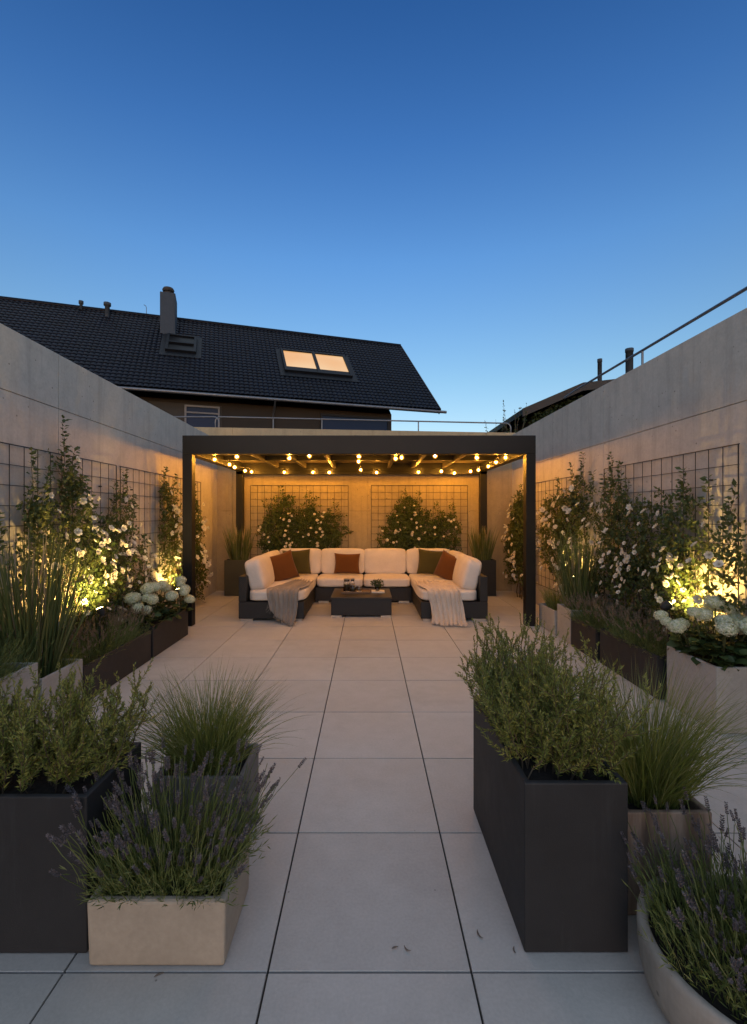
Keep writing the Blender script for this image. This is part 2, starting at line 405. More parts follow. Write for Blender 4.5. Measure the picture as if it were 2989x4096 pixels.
where = {'front': 'string of warm bulbs hung behind the front beam of the pergola', 'rear': 'string of warm bulbs along the rear beam of the pergola, above the trellises',
         'left': 'string of warm bulbs along the left side beam of the pergola', 'middle': 'short string of three warm bulbs running down the middle of the pergola roof',
         'right': 'string of warm bulbs along the right side beam of the pergola'}
gb = Geo(); gb.lathe([(.036 * math.sin(q), -.036 * math.cos(q)) for q in np.linspace(.01, 2.75, 12)], (0, 0, 0), 16); bulb_me = gb.mesh('bulb'); bulb_me.materials.append(M['globe'])
gb = Geo(); gb.lathe([(.0115 * math.sin(q), -.0115 * math.cos(q)) for q in np.linspace(.02, 3.1, 8)], (0, 0, 0), 10); fil_me = gb.mesh('filament'); fil_me.materials.append(M['bulb'])
bulb_me.polygons.foreach_set('use_smooth', np.ones(len(bulb_me.polygons), bool))
gs = Geo(); gs.tube([(0, 0, .034), (0, 0, .07)], .0135, 8); sock_me = gs.mesh('socket'); sock_me.materials.append(M['cable'])
for key, bl in bulbs.items():
    t = thing('string_lights', where[key], 'string lights', bl[0], 'string lights under the pergola roof')
    g = Geo(); pts = []
    B = [arr(*b) + arr(0, 0, .065) for b in bl]
    ext = unit(B[0] - B[1]) * .25; B = [B[0] + arr(ext[0], ext[1] * .3, .07)] + B
    for a, b in zip(B[:-1], B[1:]):
        for q in np.linspace(0, 1, 7)[:-1]: pts.append(a * (1 - q) + b * q - arr(0, 0, .04 * 4 * q * (1 - q) * min(1, np.linalg.norm(b - a))))
    pts.append(B[-1]); g.tube(pts, .0055, 5); build(g, 'cable', M['cable'], t)
    for b in bl:
        o = bpy.data.objects.new('bulb', bulb_me); COL.objects.link(o); o.parent = t; o.location = Vector(b) - Vector(bl[0])
        k = bpy.data.objects.new('socket', sock_me); COL.objects.link(k); k.parent = o
        k = bpy.data.objects.new('filament', fil_me); COL.objects.link(k); k.parent = o

# ------------------------------------------------------------------ trellises
def trellis(label, P, u0, u1, z0, z1, step):
    t = thing('wire_trellis', label, 'trellis', P((u0 + u1) / 2, z0, .03), 'wire grid trellises on the walls')
    g = Geo(); nu = round((u1 - u0) / step); nz = round((z1 - z0) / step)
    for i in range(nu + 1):
        u = u0 + (u1 - u0) * i / nu; g.tube([P(u, z0, .03), P(u, z1, .03)], .0032 if 0 < i < nu else .005, 5)
    for j in range(nz + 1):
        z = z0 + (z1 - z0) * j / nz; g.tube([P(u0, z, .0235), P(u1, z, .0235)], .0032 if 0 < j < nz else .005, 5)
    build(g, 'wire_grid', M['wire'], t)
    for u in (u0 + .3, u1 - .3):
        for z in (z0 + .4, z1 - .25):
            g = Geo(); g.tube([P(u, z, 0), P(u, z, .03)], .008, 6); build(g, 'wall_bracket', M['wire'], t)
LP = lambda u, z, d: arr(lx(u) + d, u, z)
RP = lambda u, z, d: arr(RX - d, u, z)
BP = lambda u, z, d: arr(u, BY - d, z)
trellis('wire grid trellis on the left wall behind the tall reeds and largest climbing rose', LP, 2.6, 5.16, .3, 2.03, .157)
trellis('wire grid trellis on the left wall between the large rose and the pergola post', LP, 5.25, 8.0, .3, 2.03, .157)
trellis('wire grid trellis on the right wall behind the largest climbing rose', RP, 3.49, 5.47, .35, 2.02, .152)
trellis('wire grid trellis on the right wall behind the pergola post', RP, 6.2, 8.2, .35, 2.0, .152)
trellis('wire grid trellis on the end wall, left of the bare concrete strip behind the sofa', BP, -2.265, -.375, .3, 2.04, .135)
trellis('wire grid trellis on the end wall, right of the bare concrete strip behind the sofa', BP, .07, 1.934, .3, 2.04, .135)

# ------------------------------------------------------------------ planters
def planter(label, x0, x1, y0, y1, h, mat, wall=.022, taper=0., kind='planter_box', bev=.005, group=None, soil=.05):
    t = thing(kind, label, 'planter', ((x0 + x1) / 2, (y0 + y1) / 2, 0), group)
    c = lambda q, z: [(x0 + q, y0 + q, z), (x1 - q, y0 + q, z), (x1 - q, y1 - q, z), (x0 + q, y1 - q, z)]
    g = Geo(); V = c(taper, .002) + c(0, h) + c(wall, h) + c(wall, h - soil - .02)
    F = [(0, 3, 2, 1)]
    for a in (0, 4, 8):
        for i in range(4): F.append((a + i, a + (i + 1) % 4, a + 4 + (i + 1) % 4, a + 4 + i))
    g.add(V, F); build(g, 'box', mat, t, bevel=bev)
    g = Geo(); m = 9; X, Y = np.meshgrid(np.linspace(x0 + wall - .001, x1 - wall + .001, m), np.linspace(y0 + wall - .001, y1 - wall + .001, m)); Z = h - soil + U(-.006, .008, X.shape)
    i, j = np.meshgrid(np.arange(m - 1), np.arange(m - 1)); a = i + j * m
    g.add(np.stack([X, Y, Z], -1), np.stack([a, a + 1, a + m + 1, a + m], -1).reshape(-1, 4)); build(g, 'soil', M['soil'], t, True)
    return t
LG = None
planter('tall dark planter at the left edge in front, holding rosemary', -1.56, -.955, 1.589, 1.975, .535, M['darkpot'])
planter('low beige planter in front on the left, holding lavender', -.928, -.468, 1.538, 1.87, .222, M['beigepot'], .03, .005, bev=.01)
planter('grey planter with fine grass, behind the beige lavender planter', -.935, -.545, 2.03, 2.34, .35, M['midpot'])
planter('taller grey planter at the left edge by the wall, holding a dark bushy herb', -2.6, -2.2, 2.35, 3.12, .506, M['greypot'])
planter('lower grey planter by the left wall, holding the tall reeds', -2.6, -2.2, 3.16, 3.61, .378, M['greypot'])
planter('long dark planter by the left wall, holding low fuzzy lavender', -2.6, -2.22, 3.65, 4.79, .30, M['brownpot'])
planter('dark planter holding white hydrangeas, beside the left front pergola post', -2.62, -2.22, 4.83, 5.78, .325, M['brownpot'])
planter('square olive planter with reeds in the left rear corner behind the sofa', -2.6, -2.16, 8.47, 8.71, .65, M['olivepot'])
planter('square dark planter with reeds in the right rear corner behind the sofa', 1.9, 2.33, 8.46, 8.7, .65, M['darkpot'])
planter('low concrete planter beside the right front pergola post', 2.3, 2.66, 5.75, 6.27, .298, M['greypot'])
planter('concrete planter, a step higher than the low one beside the pergola post', 2.32, 2.68, 5.34, 5.72, .394, M['greypot'])
planter('dark brown planter with reddish heather, by the right wall', 2.31, 2.68, 4.73, 5.31, .33, M['brownpot'])
planter('dark planter with lavender, next to the concrete hydrangea planter on the right', 2.33, 2.7, 3.757, 4.69, .35, M['darkpot'])
planter('large pale concrete planter on the right, holding big hydrangea blooms', 2.372, 2.78, 3.175, 3.707, .452, M['greypot'])
planter('tall dark planter in front on the right, holding a bushy rosemary', .535, .889, 1.592, 2.366, .58, M['darkpot'])
planter('weathered rust-brown planter behind the round bowl, holding fine grass', .965, 1.285, 1.74, 2.06, .385, M['corten'])
t = thing('planter_bowl', 'round beige concrete bowl in the bottom right corner, holding lavender', 'planter', (1.178, 1.39, 0))
g = Geo(); g.lathe([(.001, .002), (.25, .002), (.285, .008), (.31, .03), (.322, .075), (.326, .12), (.328, .165), (.327, .188), (.319, .194), (.303, .193), (.297, .187), (.293, .15), (.28, .125)], (1.178, 1.39, 0), 64)
build(g, 'bowl', M['bowl'], t, True)
g = Geo(); g.lathe([(.295, .155), (.2, .162), (.1, .157), (.001, .161)], (1.178, 1.39, 0), 32); build(g, 'soil', M['soil'], t, True)

# ------------------------------------------------------------------ plants
def curve_paths(base, az, th0, kap, L, S=7):
    """curves that leave the base at angle th0 from the vertical and bend outward by kap over their length"""
    n = len(base); t = (np.arange(S - 1) + .5) / (S - 1)
    th = th0[:, None] + kap[:, None] * t[None] ** 1.5
    st = L[:, None] / (S - 1)
    dh = np.sin(th) * st; dz = np.cos(th) * st
    h = np.concatenate([np.zeros((n, 1)), np.cumsum(dh, 1)], 1); z = np.concatenate([np.zeros((n, 1)), np.cumsum(dz, 1)], 1)
    P = base[:, None] + np.stack([h * np.cos(az)[:, None], h * np.sin(az)[:, None], z], -1)
    return P
def along(P, t):
    """points and tangents on paths P (n,S,3) at parameters t (n,k)"""
    n, S, _ = P.shape; x = t * (S - 1); i = np.clip(x.astype(int), 0, S - 2); f = (x - i)[..., None]; r = np.arange(n)[:, None]
    a, b = P[r, i], P[r, i + 1]; return a * (1 - f) + b * f, unit(b - a)
def rectbase(n, x0, x1, y0, y1, z):
    return np.stack([U(x0, x1, n), U(y0, y1, n), np.full(n, z)], 1)
def outward(b, spread=.7):
    c = (b.min(0) + b.max(0)) / 2; d = b - c; s = (b.max(0) - b.min(0)) / 2 + 1e-6
    az = np.arctan2(d[:, 1], d[:, 0]) + rng.normal(0, spread, len(b)); rr = np.clip(np.hypot(d[:, 0] / s[0], d[:, 1] / s[1]), 0, 1.3)
    return az, rr

def rosemary(label, x0, x1, y0, y1, z, n, L, lean=38, nshoot=4):
    t = thing('rosemary_bush', label, 'rosemary', ((x0 + x1) / 2, (y0 + y1) / 2, z))
    b = rectbase(n, x0, x1, y0, y1, z); az, rr = outward(b, .8)
    P = curve_paths(b, az, R(5) + rr * R(lean) * U(.3, 1.0, n), U(-.45, .05, n), L * U(.45, 1.1, n), 9)
    P[:, 1:] += rng.normal(0, .006, P[:, 1:].shape)
    k = nshoot; tt = U(.12, .85, (n, k)); sp, sd = along(P, tt); sp = sp.reshape(-1, 3); sd = sd.reshape(-1, 3)
    m = len(sp); side = unit(np.cross(sd, rng.normal(size=(m, 3)))); sl = L * U(.18, .5, m) * (1 - .5 * tt.ravel())
    q = np.linspace(0, 1, 6)[None, :, None]
    d0 = unit(sd * .7 + side * .75)
    SP = sp[:, None] + d0[:, None] * q * sl[:, None, None] + arr(0, 0, 1) * (q ** 2) * sl[:, None, None] * .28
    g = Geo(); g.strands(P, np.linspace(.0032, .0012, 9)); g.strands(SP, np.linspace(.0016, .0008, 6)); build(g, 'stems', M['stem'], t)
    g = Geo()
    for (Q, cnt, lo) in ((P, 120, .1), (SP, 42, .04)):
        nn = len(Q); ts = lo + (1 - lo) * (np.arange(cnt) + U(0, 1, (nn, cnt))) / cnt; ts = np.clip(ts, 0, .999)
        pp, dd = along(Q, ts); pp = pp.reshape(-1, 3); dd = dd.reshape(-1, 3); w = len(pp)
        rad = unit(np.cross(dd, rng.normal(size=(w, 3)))); tip = ts.ravel()
        D = unit(dd * U(.6, 1.1, w)[:, None] + rad * (1.0 - .55 * tip)[:, None])
        g.leaves(pp, D, rng.normal(size=(w, 3)), .024 * U(.6, 1.25, w) * (1.15 - .55 * tip), .0046)
    build(g, 'needles', M['rosemary'], t)
    return t
def grass(label, cx, cy, z, n, L, r0, lean=34, bend=1.1, name='ornamental_grass', mat='grass', w=.0016, ry=None, cat='grass', group=None):
    a = U(0, 2 * PI, n); r = r0 * np.sqrt(U(0, 1, n)); b = np.stack([cx + r * np.cos(a), cy + (ry or r0) / r0 * r * np.sin(a), np.full(n, z)], 1)
    az = a + rng.normal(0, .5, n)
    P = curve_paths(b, az, R(lean) * U(.05, 1, n) * (.35 + .65 * r / r0), bend * U(.1, 1.1, n), L * U(.45, 1.08, n), 9)
    g = Geo(); g.strands(P, w * np.array([1, 1, .95, .9, .8, .65, .5, .3, .06]), 2)
    t = thing(name, label, cat, (cx, cy, z), group)
    o = build(g, 'blades', M[mat], t); return t
def reeds(label, cx, cy, z, n, L, rx, ry, lean=15, dry=8, w=.0045, bend=.12, group='clumps of tall upright reeds'):
    t = thing('reed_clump', label, 'reeds', (cx, cy, z), group)
    a = U(0, 2 * PI, n); r = np.sqrt(U(0, 1, n)); b = np.stack([cx + rx * r * np.cos(a), cy + ry * r * np.sin(a), np.full(n, z)], 1)
    P = curve_paths(b, a + rng.normal(0, .4, n), R(lean) * r * U(.2, 1.2, n), bend * U(-.3, 1.6, n), L * U(.5, 1.02, n), 7)
    g = Geo(); g.strands(P, w * np.array([1, 1, .95, .85, .7, .5, .12]), 3); build(g, 'stalks', M['reed'], t)
    if dry:
        b = np.stack([cx + U(-rx, rx, dry) * .7, cy + U(-ry, ry, dry) * .7, np.full(dry, z)], 1)
        P = curve_paths(b, U(0, 6.28, dry), R(lean * .4) * U(0, 1, dry), U(-.05, .12, dry), L * U(.6, .95, dry), 7)
        g = Geo(); g.strands(P, w * np.array([.6, .6, .55, .55, .95, 1.0, .2]), 3); build(g, 'dry_stalks', M['straw'], t)
    return t
def spike_geo(L, r, nw=7, k=6):
    g = Geo()
    for i in range(nw):
        q = i / (nw - 1); z = L * q * (1 if i else .0); rr = r * (1.05 - .55 * q) * (1 if i != 1 else .7)
        a = np.arange(k) / k * 2 * PI + i * .5; Pp = np.stack([np.cos(a) * rr * .15, np.sin(a) * rr * .15, np.full(k, z)], 1)
        D = np.stack([np.cos(a), np.sin(a), np.full(k, .95)], 1)
        g.leaves(Pp, D, rng.normal(size=(k, 3)), L * .24, rr * 1.5)
    return g
SPK = []
for i in range(4):
    g = spike_geo(.036 + .008 * i, .0058, 7 + i % 2); me = g.mesh('flower_spike'); me.materials.append(M['lavflower']); SPK.append(me)
def lavender(label, b, z, L, lean, nlow, single, cat='lavender', name='lavender_plant', sc_=1., spmat='lavflower', upto=.5, group=None, cen=None):
    n = len(b); c = b.mean(0); t = thing(name, label, cat, (c[0], c[1], z), group)
    az, rr = outward(b, .45)
    P = curve_paths(b, az, R(3) + rr * R(lean) * U(.5, 1.1, n), U(-.15, .3, n), L * (U(.3, 1.08, n) if single else U(.6, 1.08, n)), 7)
    P[:, 1:] += rng.normal(0, .003, P[:, 1:].shape)
    g = Geo(); g.strands(P, .0013 * sc_)
    # narrow leaves on the lower part
    bb = b[rng.integers(0, n, nlow)] + rng.normal(0, .012, (nlow, 3)) * arr(1, 1, .2); a2, r2 = outward(bb, .6)
    Q = curve_paths(bb, a2, R(6) + r2 * R(lean + 12) * U(.3, 1.2, nlow), U(-.1, .5, nlow), L * U(.25, .6, nlow), 5)
    cnt = 9; ts = np.clip((np.arange(cnt) + U(0, 1, (nlow, cnt))) / cnt, 0, .999); pp, dd = along(Q, ts); pp = pp.reshape(-1, 3); dd = dd.reshape(-1, 3)
    g.leaves(pp, dd + unit(rng.normal(size=pp.shape)) * .55, rng.normal(size=pp.shape), .038 * sc_ * U(.6, 1.2, len(pp)), .0042 * sc_)
    build(g, 'foliage', M['lavleaf'], t)
    tip = P[:, -1]; td = unit(P[:, -1] - P[:, -2]); order = np.argsort(tip[:, 1])
    if single: order = order[rng.uniform(0, 1, n) < .52]
    left = []
    for q, i in enumerate(order):
        me = SPK[i % 4]
        rot = Vector(td[i]).to_track_quat('Z', 'Y') @ Euler((0, 0, U(0, 6))).to_quaternion(); s = U(.6, 1.05) * sc_
        if q < single:
            o = bpy.data.objects.new('flower_spike', me); COL.objects.link(o); o.parent = t
            o.rotation_mode = 'QUATERNION'; o.rotation_quaternion = rot; o.scale = (s, s, s); o.location = Vector(tip[i] - BASE[t])
        else: left.append((i, rot, s))
    if left:
        g = Geo(); src = [spike_geo(.044, .006).arrays() for _ in range(3)]
        for i, rot, s in left:
            V, f4, _ = src[i % 3]; m = np.array(rot.to_matrix()) * s; g.add(V @ m.T + tip[i], f4)
        o = build(g, 'flower_spikes', M[spmat], t)
        if single: o['kind'] = 'stuff'
    return t

rosemary('rosemary bush with upright woody sprigs in the tall dark planter at the left edge', -1.5, -.985, 1.63, 1.95, .485, 105, .37, 27, 4)
rosemary('dense rosemary bush spilling over the tall dark planter in front on the right', .56, .87, 1.66, 2.34, .53, 150, .43, 24, 4)
grass('rounded tuft of fine green grass behind the lavender on the left', -.745, 2.185, .31, 1300, .47, .12, 48, 1.0)
grass('tuft of fine green grass in the rust-brown planter on the right', 1.15, 1.92, .34, 1300, .54, .12, 40, 1.0)
lavender('large flowering lavender spilling from the low beige planter on the left', rectbase(600, -.9, -.5, 1.57, 1.83, .175), .175, .36, 24, 800, 100)
a = U(0, 2 * PI, 400); r = .27 * np.sqrt(U(0, 1, 400))
lavender('sparse flowering lavender growing out of the round bowl at bottom right', np.stack([1.178 + r * np.cos(a), 1.39 + r * np.sin(a), np.full(400, .161)], 1), .161, .285, 26, 700, 100)
# planters along the walls
b = rectbase(260, -2.57, -2.23, 2.4, 3.09, .45)
lavender('dark bushy herb in the grey planter at the left edge', b, .45, .26, 30, 1100, 0, 'herb', 'bushy_herb', .9, 'lavleaf')
reeds('tall upright reeds in the lower grey planter by the left wall', -2.42, 3.38, .33, 210, 1.12, .16, .19, 22, 14, .0052)
grass('small pale tuft of grass at the foot of the tall reeds', -2.27, 3.5, .33, 160, .2, .06, 40, .8, w=.0014)
lavender('long row of fuzzy lavender in the long dark planter by the left wall', rectbase(420, -2.58, -2.25, 3.68, 4.76, .25), .25, .27, 30, 950, 0, spmat='heather', sc_=.9)
lavender('reddish brown heather in the dark brown planter by the right wall', rectbase(340, 2.33, 2.66, 4.75, 5.29, .28), .28, .30, 32, 500, 0, 'heather', 'heather_plant', .9, 'heather')
lavender('loose lavender in the dark planter next to the hydrangea planter on the right', rectbase(360, 2.35, 2.68, 3.78, 4.67, .30), .30, .28, 36, 800, 0, spmat='heather', sc_=.95)
grass('soft low green grass in the low concrete planter by the right pergola post', 2.48, 6.0, .25, 900, .34, .15, 30, .7, ry=.22)
reeds('tall upright reeds with pale dry stalks in the raised concrete planter on the right', 2.5, 5.53, .35, 200, 1.0, .14, .16, 17, 10, .0055)
reeds('reeds in the olive planter in the left rear corner', -2.36, 8.59, .6, 140, .72, .15, .09, 20, 8, .007)
reeds('reeds in the dark planter in the right rear corner', 2.1, 8.58, .6, 140, .72, .15, .09, 18, 10, .007)

# climbing roses ------------------------------------------------------------
def blossom_geo():
    g = Geo()
    for ring, (k, tilt, rad, sz) in enumerate(((6, 72, .25, 1.0), (5, 45, .16, .85), (5, 22, .08, .6), (4, 8, .03, .42))):
        for i in range(k):
            a = i / k * 2 * PI + ring * .6; er = arr(math.cos(a), math.sin(a), 0); et = arr(-math.sin(a), math.cos(a), 0)
            up = arr(0, 0, 1); d = er * math.sin(R(tilt)) + up * math.cos(R(tilt)); nn = np.cross(et, d)
            rows = []
            for q, w in ((0, .25), (.35, .62), (.7, .66), (1.0, .4)):
                p = er * rad + d * q * sz * .85 + nn * (-.22 * q * q + .1 * q) * sz
                rows += [p - et * w * sz * .6 + nn * .1 * sz, p, p + et * w * sz * .6 + nn * .1 * sz]
            F = []
            for j in range(3):
                for h in range(2): F.append((j * 3 + h, j * 3 + h + 1, j * 3 + h + 4, j * 3 + h + 3))
            g.add(rows, F)
    return g
BLO = []
for i in range(3):
    me = blossom_geo().mesh('blossom'); me.materials.append(M['petal']); me.polygons.foreach_set('use_smooth', np.ones(len(me.polygons), bool)); BLO.append(me)
def climber(label, P, blobs, nsprig, nblos, depth=.2, leaf=.042, shoots=(), bsize=.034, zbase=0., fz=(0, 9), fol='leaf', nstem=6, blos_bias=None):
    """P(u,z,d) maps wall coordinates to the world; blobs = (u, z, ru, rz, weight)"""
    o0 = P(0, 0, 0); eu = unit(P(1, 0, 0) - o0); en = unit(P(0, 0, 1) - o0); ez = arr(0, 0, 1)
    B = np.array(blobs, float); B[:, 2] *= .86; B[:, 3] *= .95; uc = B[:, 0].mean()
    t = thing('climbing_rose', label, 'climbing rose', P(uc, zbase, .12), 'flowering climbers on the trellises')
    w = B[:, 2] * B[:, 3] * B[:, 4]; w /= w.sum()
    def samp(n, wt=w):
        i = rng.choice(len(B), n, p=wt); a = U(0, 2 * PI, n); r = np.sqrt(U(0, 1, n))
        u = B[i, 0] + B[i, 2] * r * np.cos(a) + rng.normal(0, .02, n); z = B[i, 1] + B[i, 3] * r * np.sin(a) + rng.normal(0, .02, n)
        return u, z, np.sqrt(np.maximum(0, 1 - r * r)), i
    def W(u, z, d): return np.stack([P(x, y, q) for x, y, q in zip(u, z, d)])
    u, z, e, _ = samp(nsprig); d = .02 + depth * (.25 + .75 * e) * np.sqrt(U(0, 1, nsprig))
    sp = W(u, np.maximum(z, zbase + .03), d); g = Geo()
    ang = U(0, 2 * PI, nsprig); ax = unit(eu * np.cos(ang)[:, None] + ez * (np.sin(ang)[:, None] * .8 + .25) + en * U(-.1, .9, nsprig)[:, None])
    K = 6; q = (np.arange(K) + .6) / K; Ls = .13 * U(.6, 1.3, nsprig)
    pp = (sp[:, None] + ax[:, None] * (q[None, :, None] * Ls[:, None, None]) - ez * (q ** 2)[None, :, None] * .025).reshape(-1, 3)
    sgn = np.tile(np.where(np.arange(K) % 2, 1, -1), nsprig); A = np.repeat(ax, K, 0); side = unit(np.cross(A, en + rng.normal(0, .35, A.shape)))
    D = A * .55 + side * sgn[:, None] + rng.normal(0, .25, A.shape) - ez * .15
    nn = en * .8 + ez * .6 + rng.normal(0, .55, A.shape)
    g.leaves(pp, D, nn, leaf * U(.65, 1.25, len(pp)), leaf * .62 * U(.7, 1.2, len(pp)))
    st = Geo()
    for (us, zs, ue, ze) in shoots:
        S = 9; tq = np.linspace(0, 1, S); uu = us + (ue - us) * tq + .03 * np.sin(tq * 5); zz = zs + (ze - zs) * tq
        path = W(uu, zz, .05 + .06 * tq); st.tube(path, np.linspace(.004, .0012, S), 4)
        kk = max(10, int((ze - zs) / .028)); tt = np.clip((np.arange(kk) + .5) / kk, 0, .999)[None]; p1, d1 = along(path[None], tt); p1 = p1[0]; d1 = d1[0]
        p2 = np.repeat(p1, 3, 0); sg = np.tile([1, -1, .3], kk)[:, None]
        D = eu * sg + d1.repeat(3, 0) * .25 + en * U(0, .6, (kk * 3, 1)) + rng.normal(0, .25, (kk * 3, 3)); p2 = p2 + D * .015
        g.leaves(p2, D, en * .5 + ez + rng.normal(0, .3, p2.shape), leaf * 1.15 * U(.6, 1.3, len(p2)), leaf * .7)
    build(g, 'foliage', M[fol], t)
    for i in range(nstem):
        j = rng.integers(0, len(B)); u0 = uc + U(-.3, .3); S = 10; tq = np.linspace(0, 1, S)
        uu = u0 + (B[j, 0] - u0) * tq + .05 * np.sin(tq * 7 + i); zz = zbase + (B[j, 1] - zbase) * tq
        st.tube(W(uu, zz, .09 + .03 * np.sin(tq * 6 + i)), np.linspace(.010, .004, S), 5)
    build(st, 'stems', M['stem'], t)
    wb = w if blos_bias is None else np.array(blos_bias, float) * B[:, 2] * B[:, 3]; wb = wb / wb.sum()
    u, z, e, _ = samp(nblos, wb)
    # some blossoms in clusters
    for i in range(1, nblos):
        if U(0, 1) < .22: u[i] = u[i - 1] + rng.normal(0, .06); z[i] = z[i - 1] + rng.normal(0, .05)
    pos = W(u, np.maximum(z, zbase + .1), .05 + depth * (.85 + .5 * e))
    for i in range(nblos):
        o = bpy.data.objects.new('blossom', BLO[i % 3]); COL.objects.link(o); o.parent = t; s = bsize * U(.65, 1.2)
        d = unit(en + ez * U(-.1, .9) + rng.normal(0, .45, 3)); o.rotation_mode = 'QUATERNION'
        o.rotation_quaternion = Vector(d).to_track_quat('Z', 'Y') @ Euler((0, 0, U(0, 6))).to_quaternion(); o.scale = (s, s, s * U(.7, 1)); o.location = Vector(pos[i] - BASE[t])
    return t
climber('largest white climbing rose on the left wall, behind the reeds and glowing spotlight', LP,
        [(3.78, 1.18, .22, .45, 1.2), (4.25, 1.45, .26, .42, 1.3), (4.45, 1.0, .45, .35, 1), (4.15, 1.78, .13, .24, .9), (4.9, 1.05, .4, .42, .9), (5.15, 1.45, .22, .3, .6), (4.7, .6, .6, .32, .9), (3.75, 1.5, .13, .25, .7), (5.5, .85, .28, .4, .5), (5.6, .45, .3, .3, .6)],
        1300, 100, .17, .046, [(4.15, 1.75, 4.12, 2.33), (4.2, 1.7, 4.3, 2.1), (3.74, 1.5, 3.72, 2.0), (3.8, 1.45, 3.95, 1.9), (5.2, 1.6, 5.2, 1.98), (5.0, 1.5, 5.0, 1.85), (5.35, 1.3, 5.45, 1.72), (3.4, 1.2, 3.35, 1.5)], .029,
        blos_bias=[.5, .8, 1.4, .9, 1.5, .6, 1.2, .2, .8, .3])
climber('narrow white climbing rose on the left wall, half hidden by the front pergola post', LP,
        [(6.4, 1.2, .24, .75, 1.1), (6.55, 1.6, .18, .35, .8), (6.9, .9, .35, .6, .9), (7.5, 1.1, .3, .72, 1), (7.7, .5, .35, .45, .7)], 760, 66, .14, .048,
        [(6.3, 1.7, 6.3, 2.12), (6.6, 1.7, 6.7, 2.05), (7.5, 1.6, 7.5, 1.95)], .04)
climber('white climbing rose right of the front pergola post, behind the reeds', RP,
        [(6.3, 1.35, .45, .5, 1), (5.95, 1.6, .28, .4, 1), (6.9, 1.2, .45, .6, .9), (6.2, .8, .5, .5, .7), (5.75, 1.35, .18, .3, .5)], 780, 70, .14, .048,
        [(5.9, 1.8, 5.85, 2.25), (6.15, 1.8, 6.2, 2.15), (5.65, 1.5, 5.6, 2.0), (6.6, 1.6, 6.6, 2.0)], .038)
climber('largest white climbing rose on the right wall, above the hydrangeas and glowing spotlight', RP,
        [(5.2, 1.5, .22, .38, .9), (4.9, 1.2, .4, .5, 1.1), (4.45, 1.25, .3, .45, 1), (4.0, 1.25, .28, .48, 1.1), (4.1, .8, .4, .4, 1), (3.6, 1.0, .2, .45, .8), (4.8, .65, .45, .35, .9), (5.3, .9, .25, .5, .6), (3.45, 1.35, .12, .2, .5), (3.3, 1.1, .18, .35, .6)],
        1350, 100, .17, .046, [(5.15, 1.75, 5.2, 2.17), (5.3, 1.6, 5.35, 1.95), (4.0, 1.6, 4.0, 1.88), (4.9, 1.5, 4.85, 1.85), (3.5, 1.4, 3.45, 1.7), (3.75, 1.5, 3.7, 1.8), (5.0, 1.6, 5.0, 2.05)], .029,
        blos_bias=[.7, 1.3, .9, .9, 1.3, .7, 1.1, .4, .3, .4])
climber('white climbing rose in the right rear corner, left of the front pergola post', RP,
        [(8.3, 1.2, .35, .6, 1), (8.55, .8, .3, .6, 1), (7.95, .95, .3, .75, .9), (8.2, 1.6, .2, .3, .6)], 950, 40, .2, .048, [(8.2, 1.7, 8.2, 2.0)], .038)
climber('white flowering climber on the left trellis behind the sofa', BP,
        [(-1.75, 1.1, .35, .42, 1), (-1.6, 1.55, .24, .3, .9), (-1.1, 1.15, .4, .45, 1), (-.7, 1.15, .25, .4, .8), (-1.3, .7, .75, .35, .8), (-1.1, 1.5, .2, .25, .4)], 1350, 62, .14, .05,
        [(-1.65, 1.7, -1.62, 2.0), (-1.1, 1.5, -1.1, 1.92), (-.6, 1.3, -.58, 1.7), (-1.9, 1.4, -1.95, 1.75), (-.5, 1.1, -.28, 1.15)], .026)
climber('white flowering climber on the right trellis behind the sofa', BP,
        [(.75, 1.3, .3, .45, 1), (.5, 1.0, .3, .45, .9), (1.05, 1.1, .4, .45, 1), (1.5, 1.1, .3, .42, .8), (1.0, .7, .75, .35, .8), (.8, 1.6, .2, .22, .6)], 1350, 62, .14, .05,
        [(.75, 1.6, .72, 1.95), (.95, 1.6, 1.0, 1.93), (1.6, 1.3, 1.65, 1.7), (1.3, 1.4, 1.35, 1.7)], .026)

# hydrangeas ----------------------------------------------------------------
def head_geo(nf, seed):
    g = Geo(); r = np.random.default_rng(seed); i = np.arange(nf) + .5; ph = np.arccos(1 - 1.72 * i / nf); th = PI * (1 + 5 ** .5) * i
    Nn = np.stack([np.cos(th) * np.sin(ph), np.sin(th) * np.sin(ph), np.cos(ph)], 1); Pp = Nn * arr(1, 1, .85) * (.88 + r.uniform(-.14, .14, (nf, 1)))
    for k in range(4):
        A = unit(np.cross(Nn, arr(.2, .3, 1))); Bv = np.cross(Nn, A); a = k * PI / 2 + r.uniform(0, 6, nf)[:, None] * 0 + (i * 1.7)[:, None]
        D = A * np.cos(a) + Bv * np.sin(a) + Nn * .25
        g.leaves(Pp, D, Nn + r.normal(0, .2, Nn.shape), .17 * r.uniform(.85, 1.2, nf), .17, -.08)
    return g
HEAD = []
for i in range(3):
    me = head_geo(230, i).mesh('flower_head'); me.materials.append(M['hydra']); HEAD.append(me)
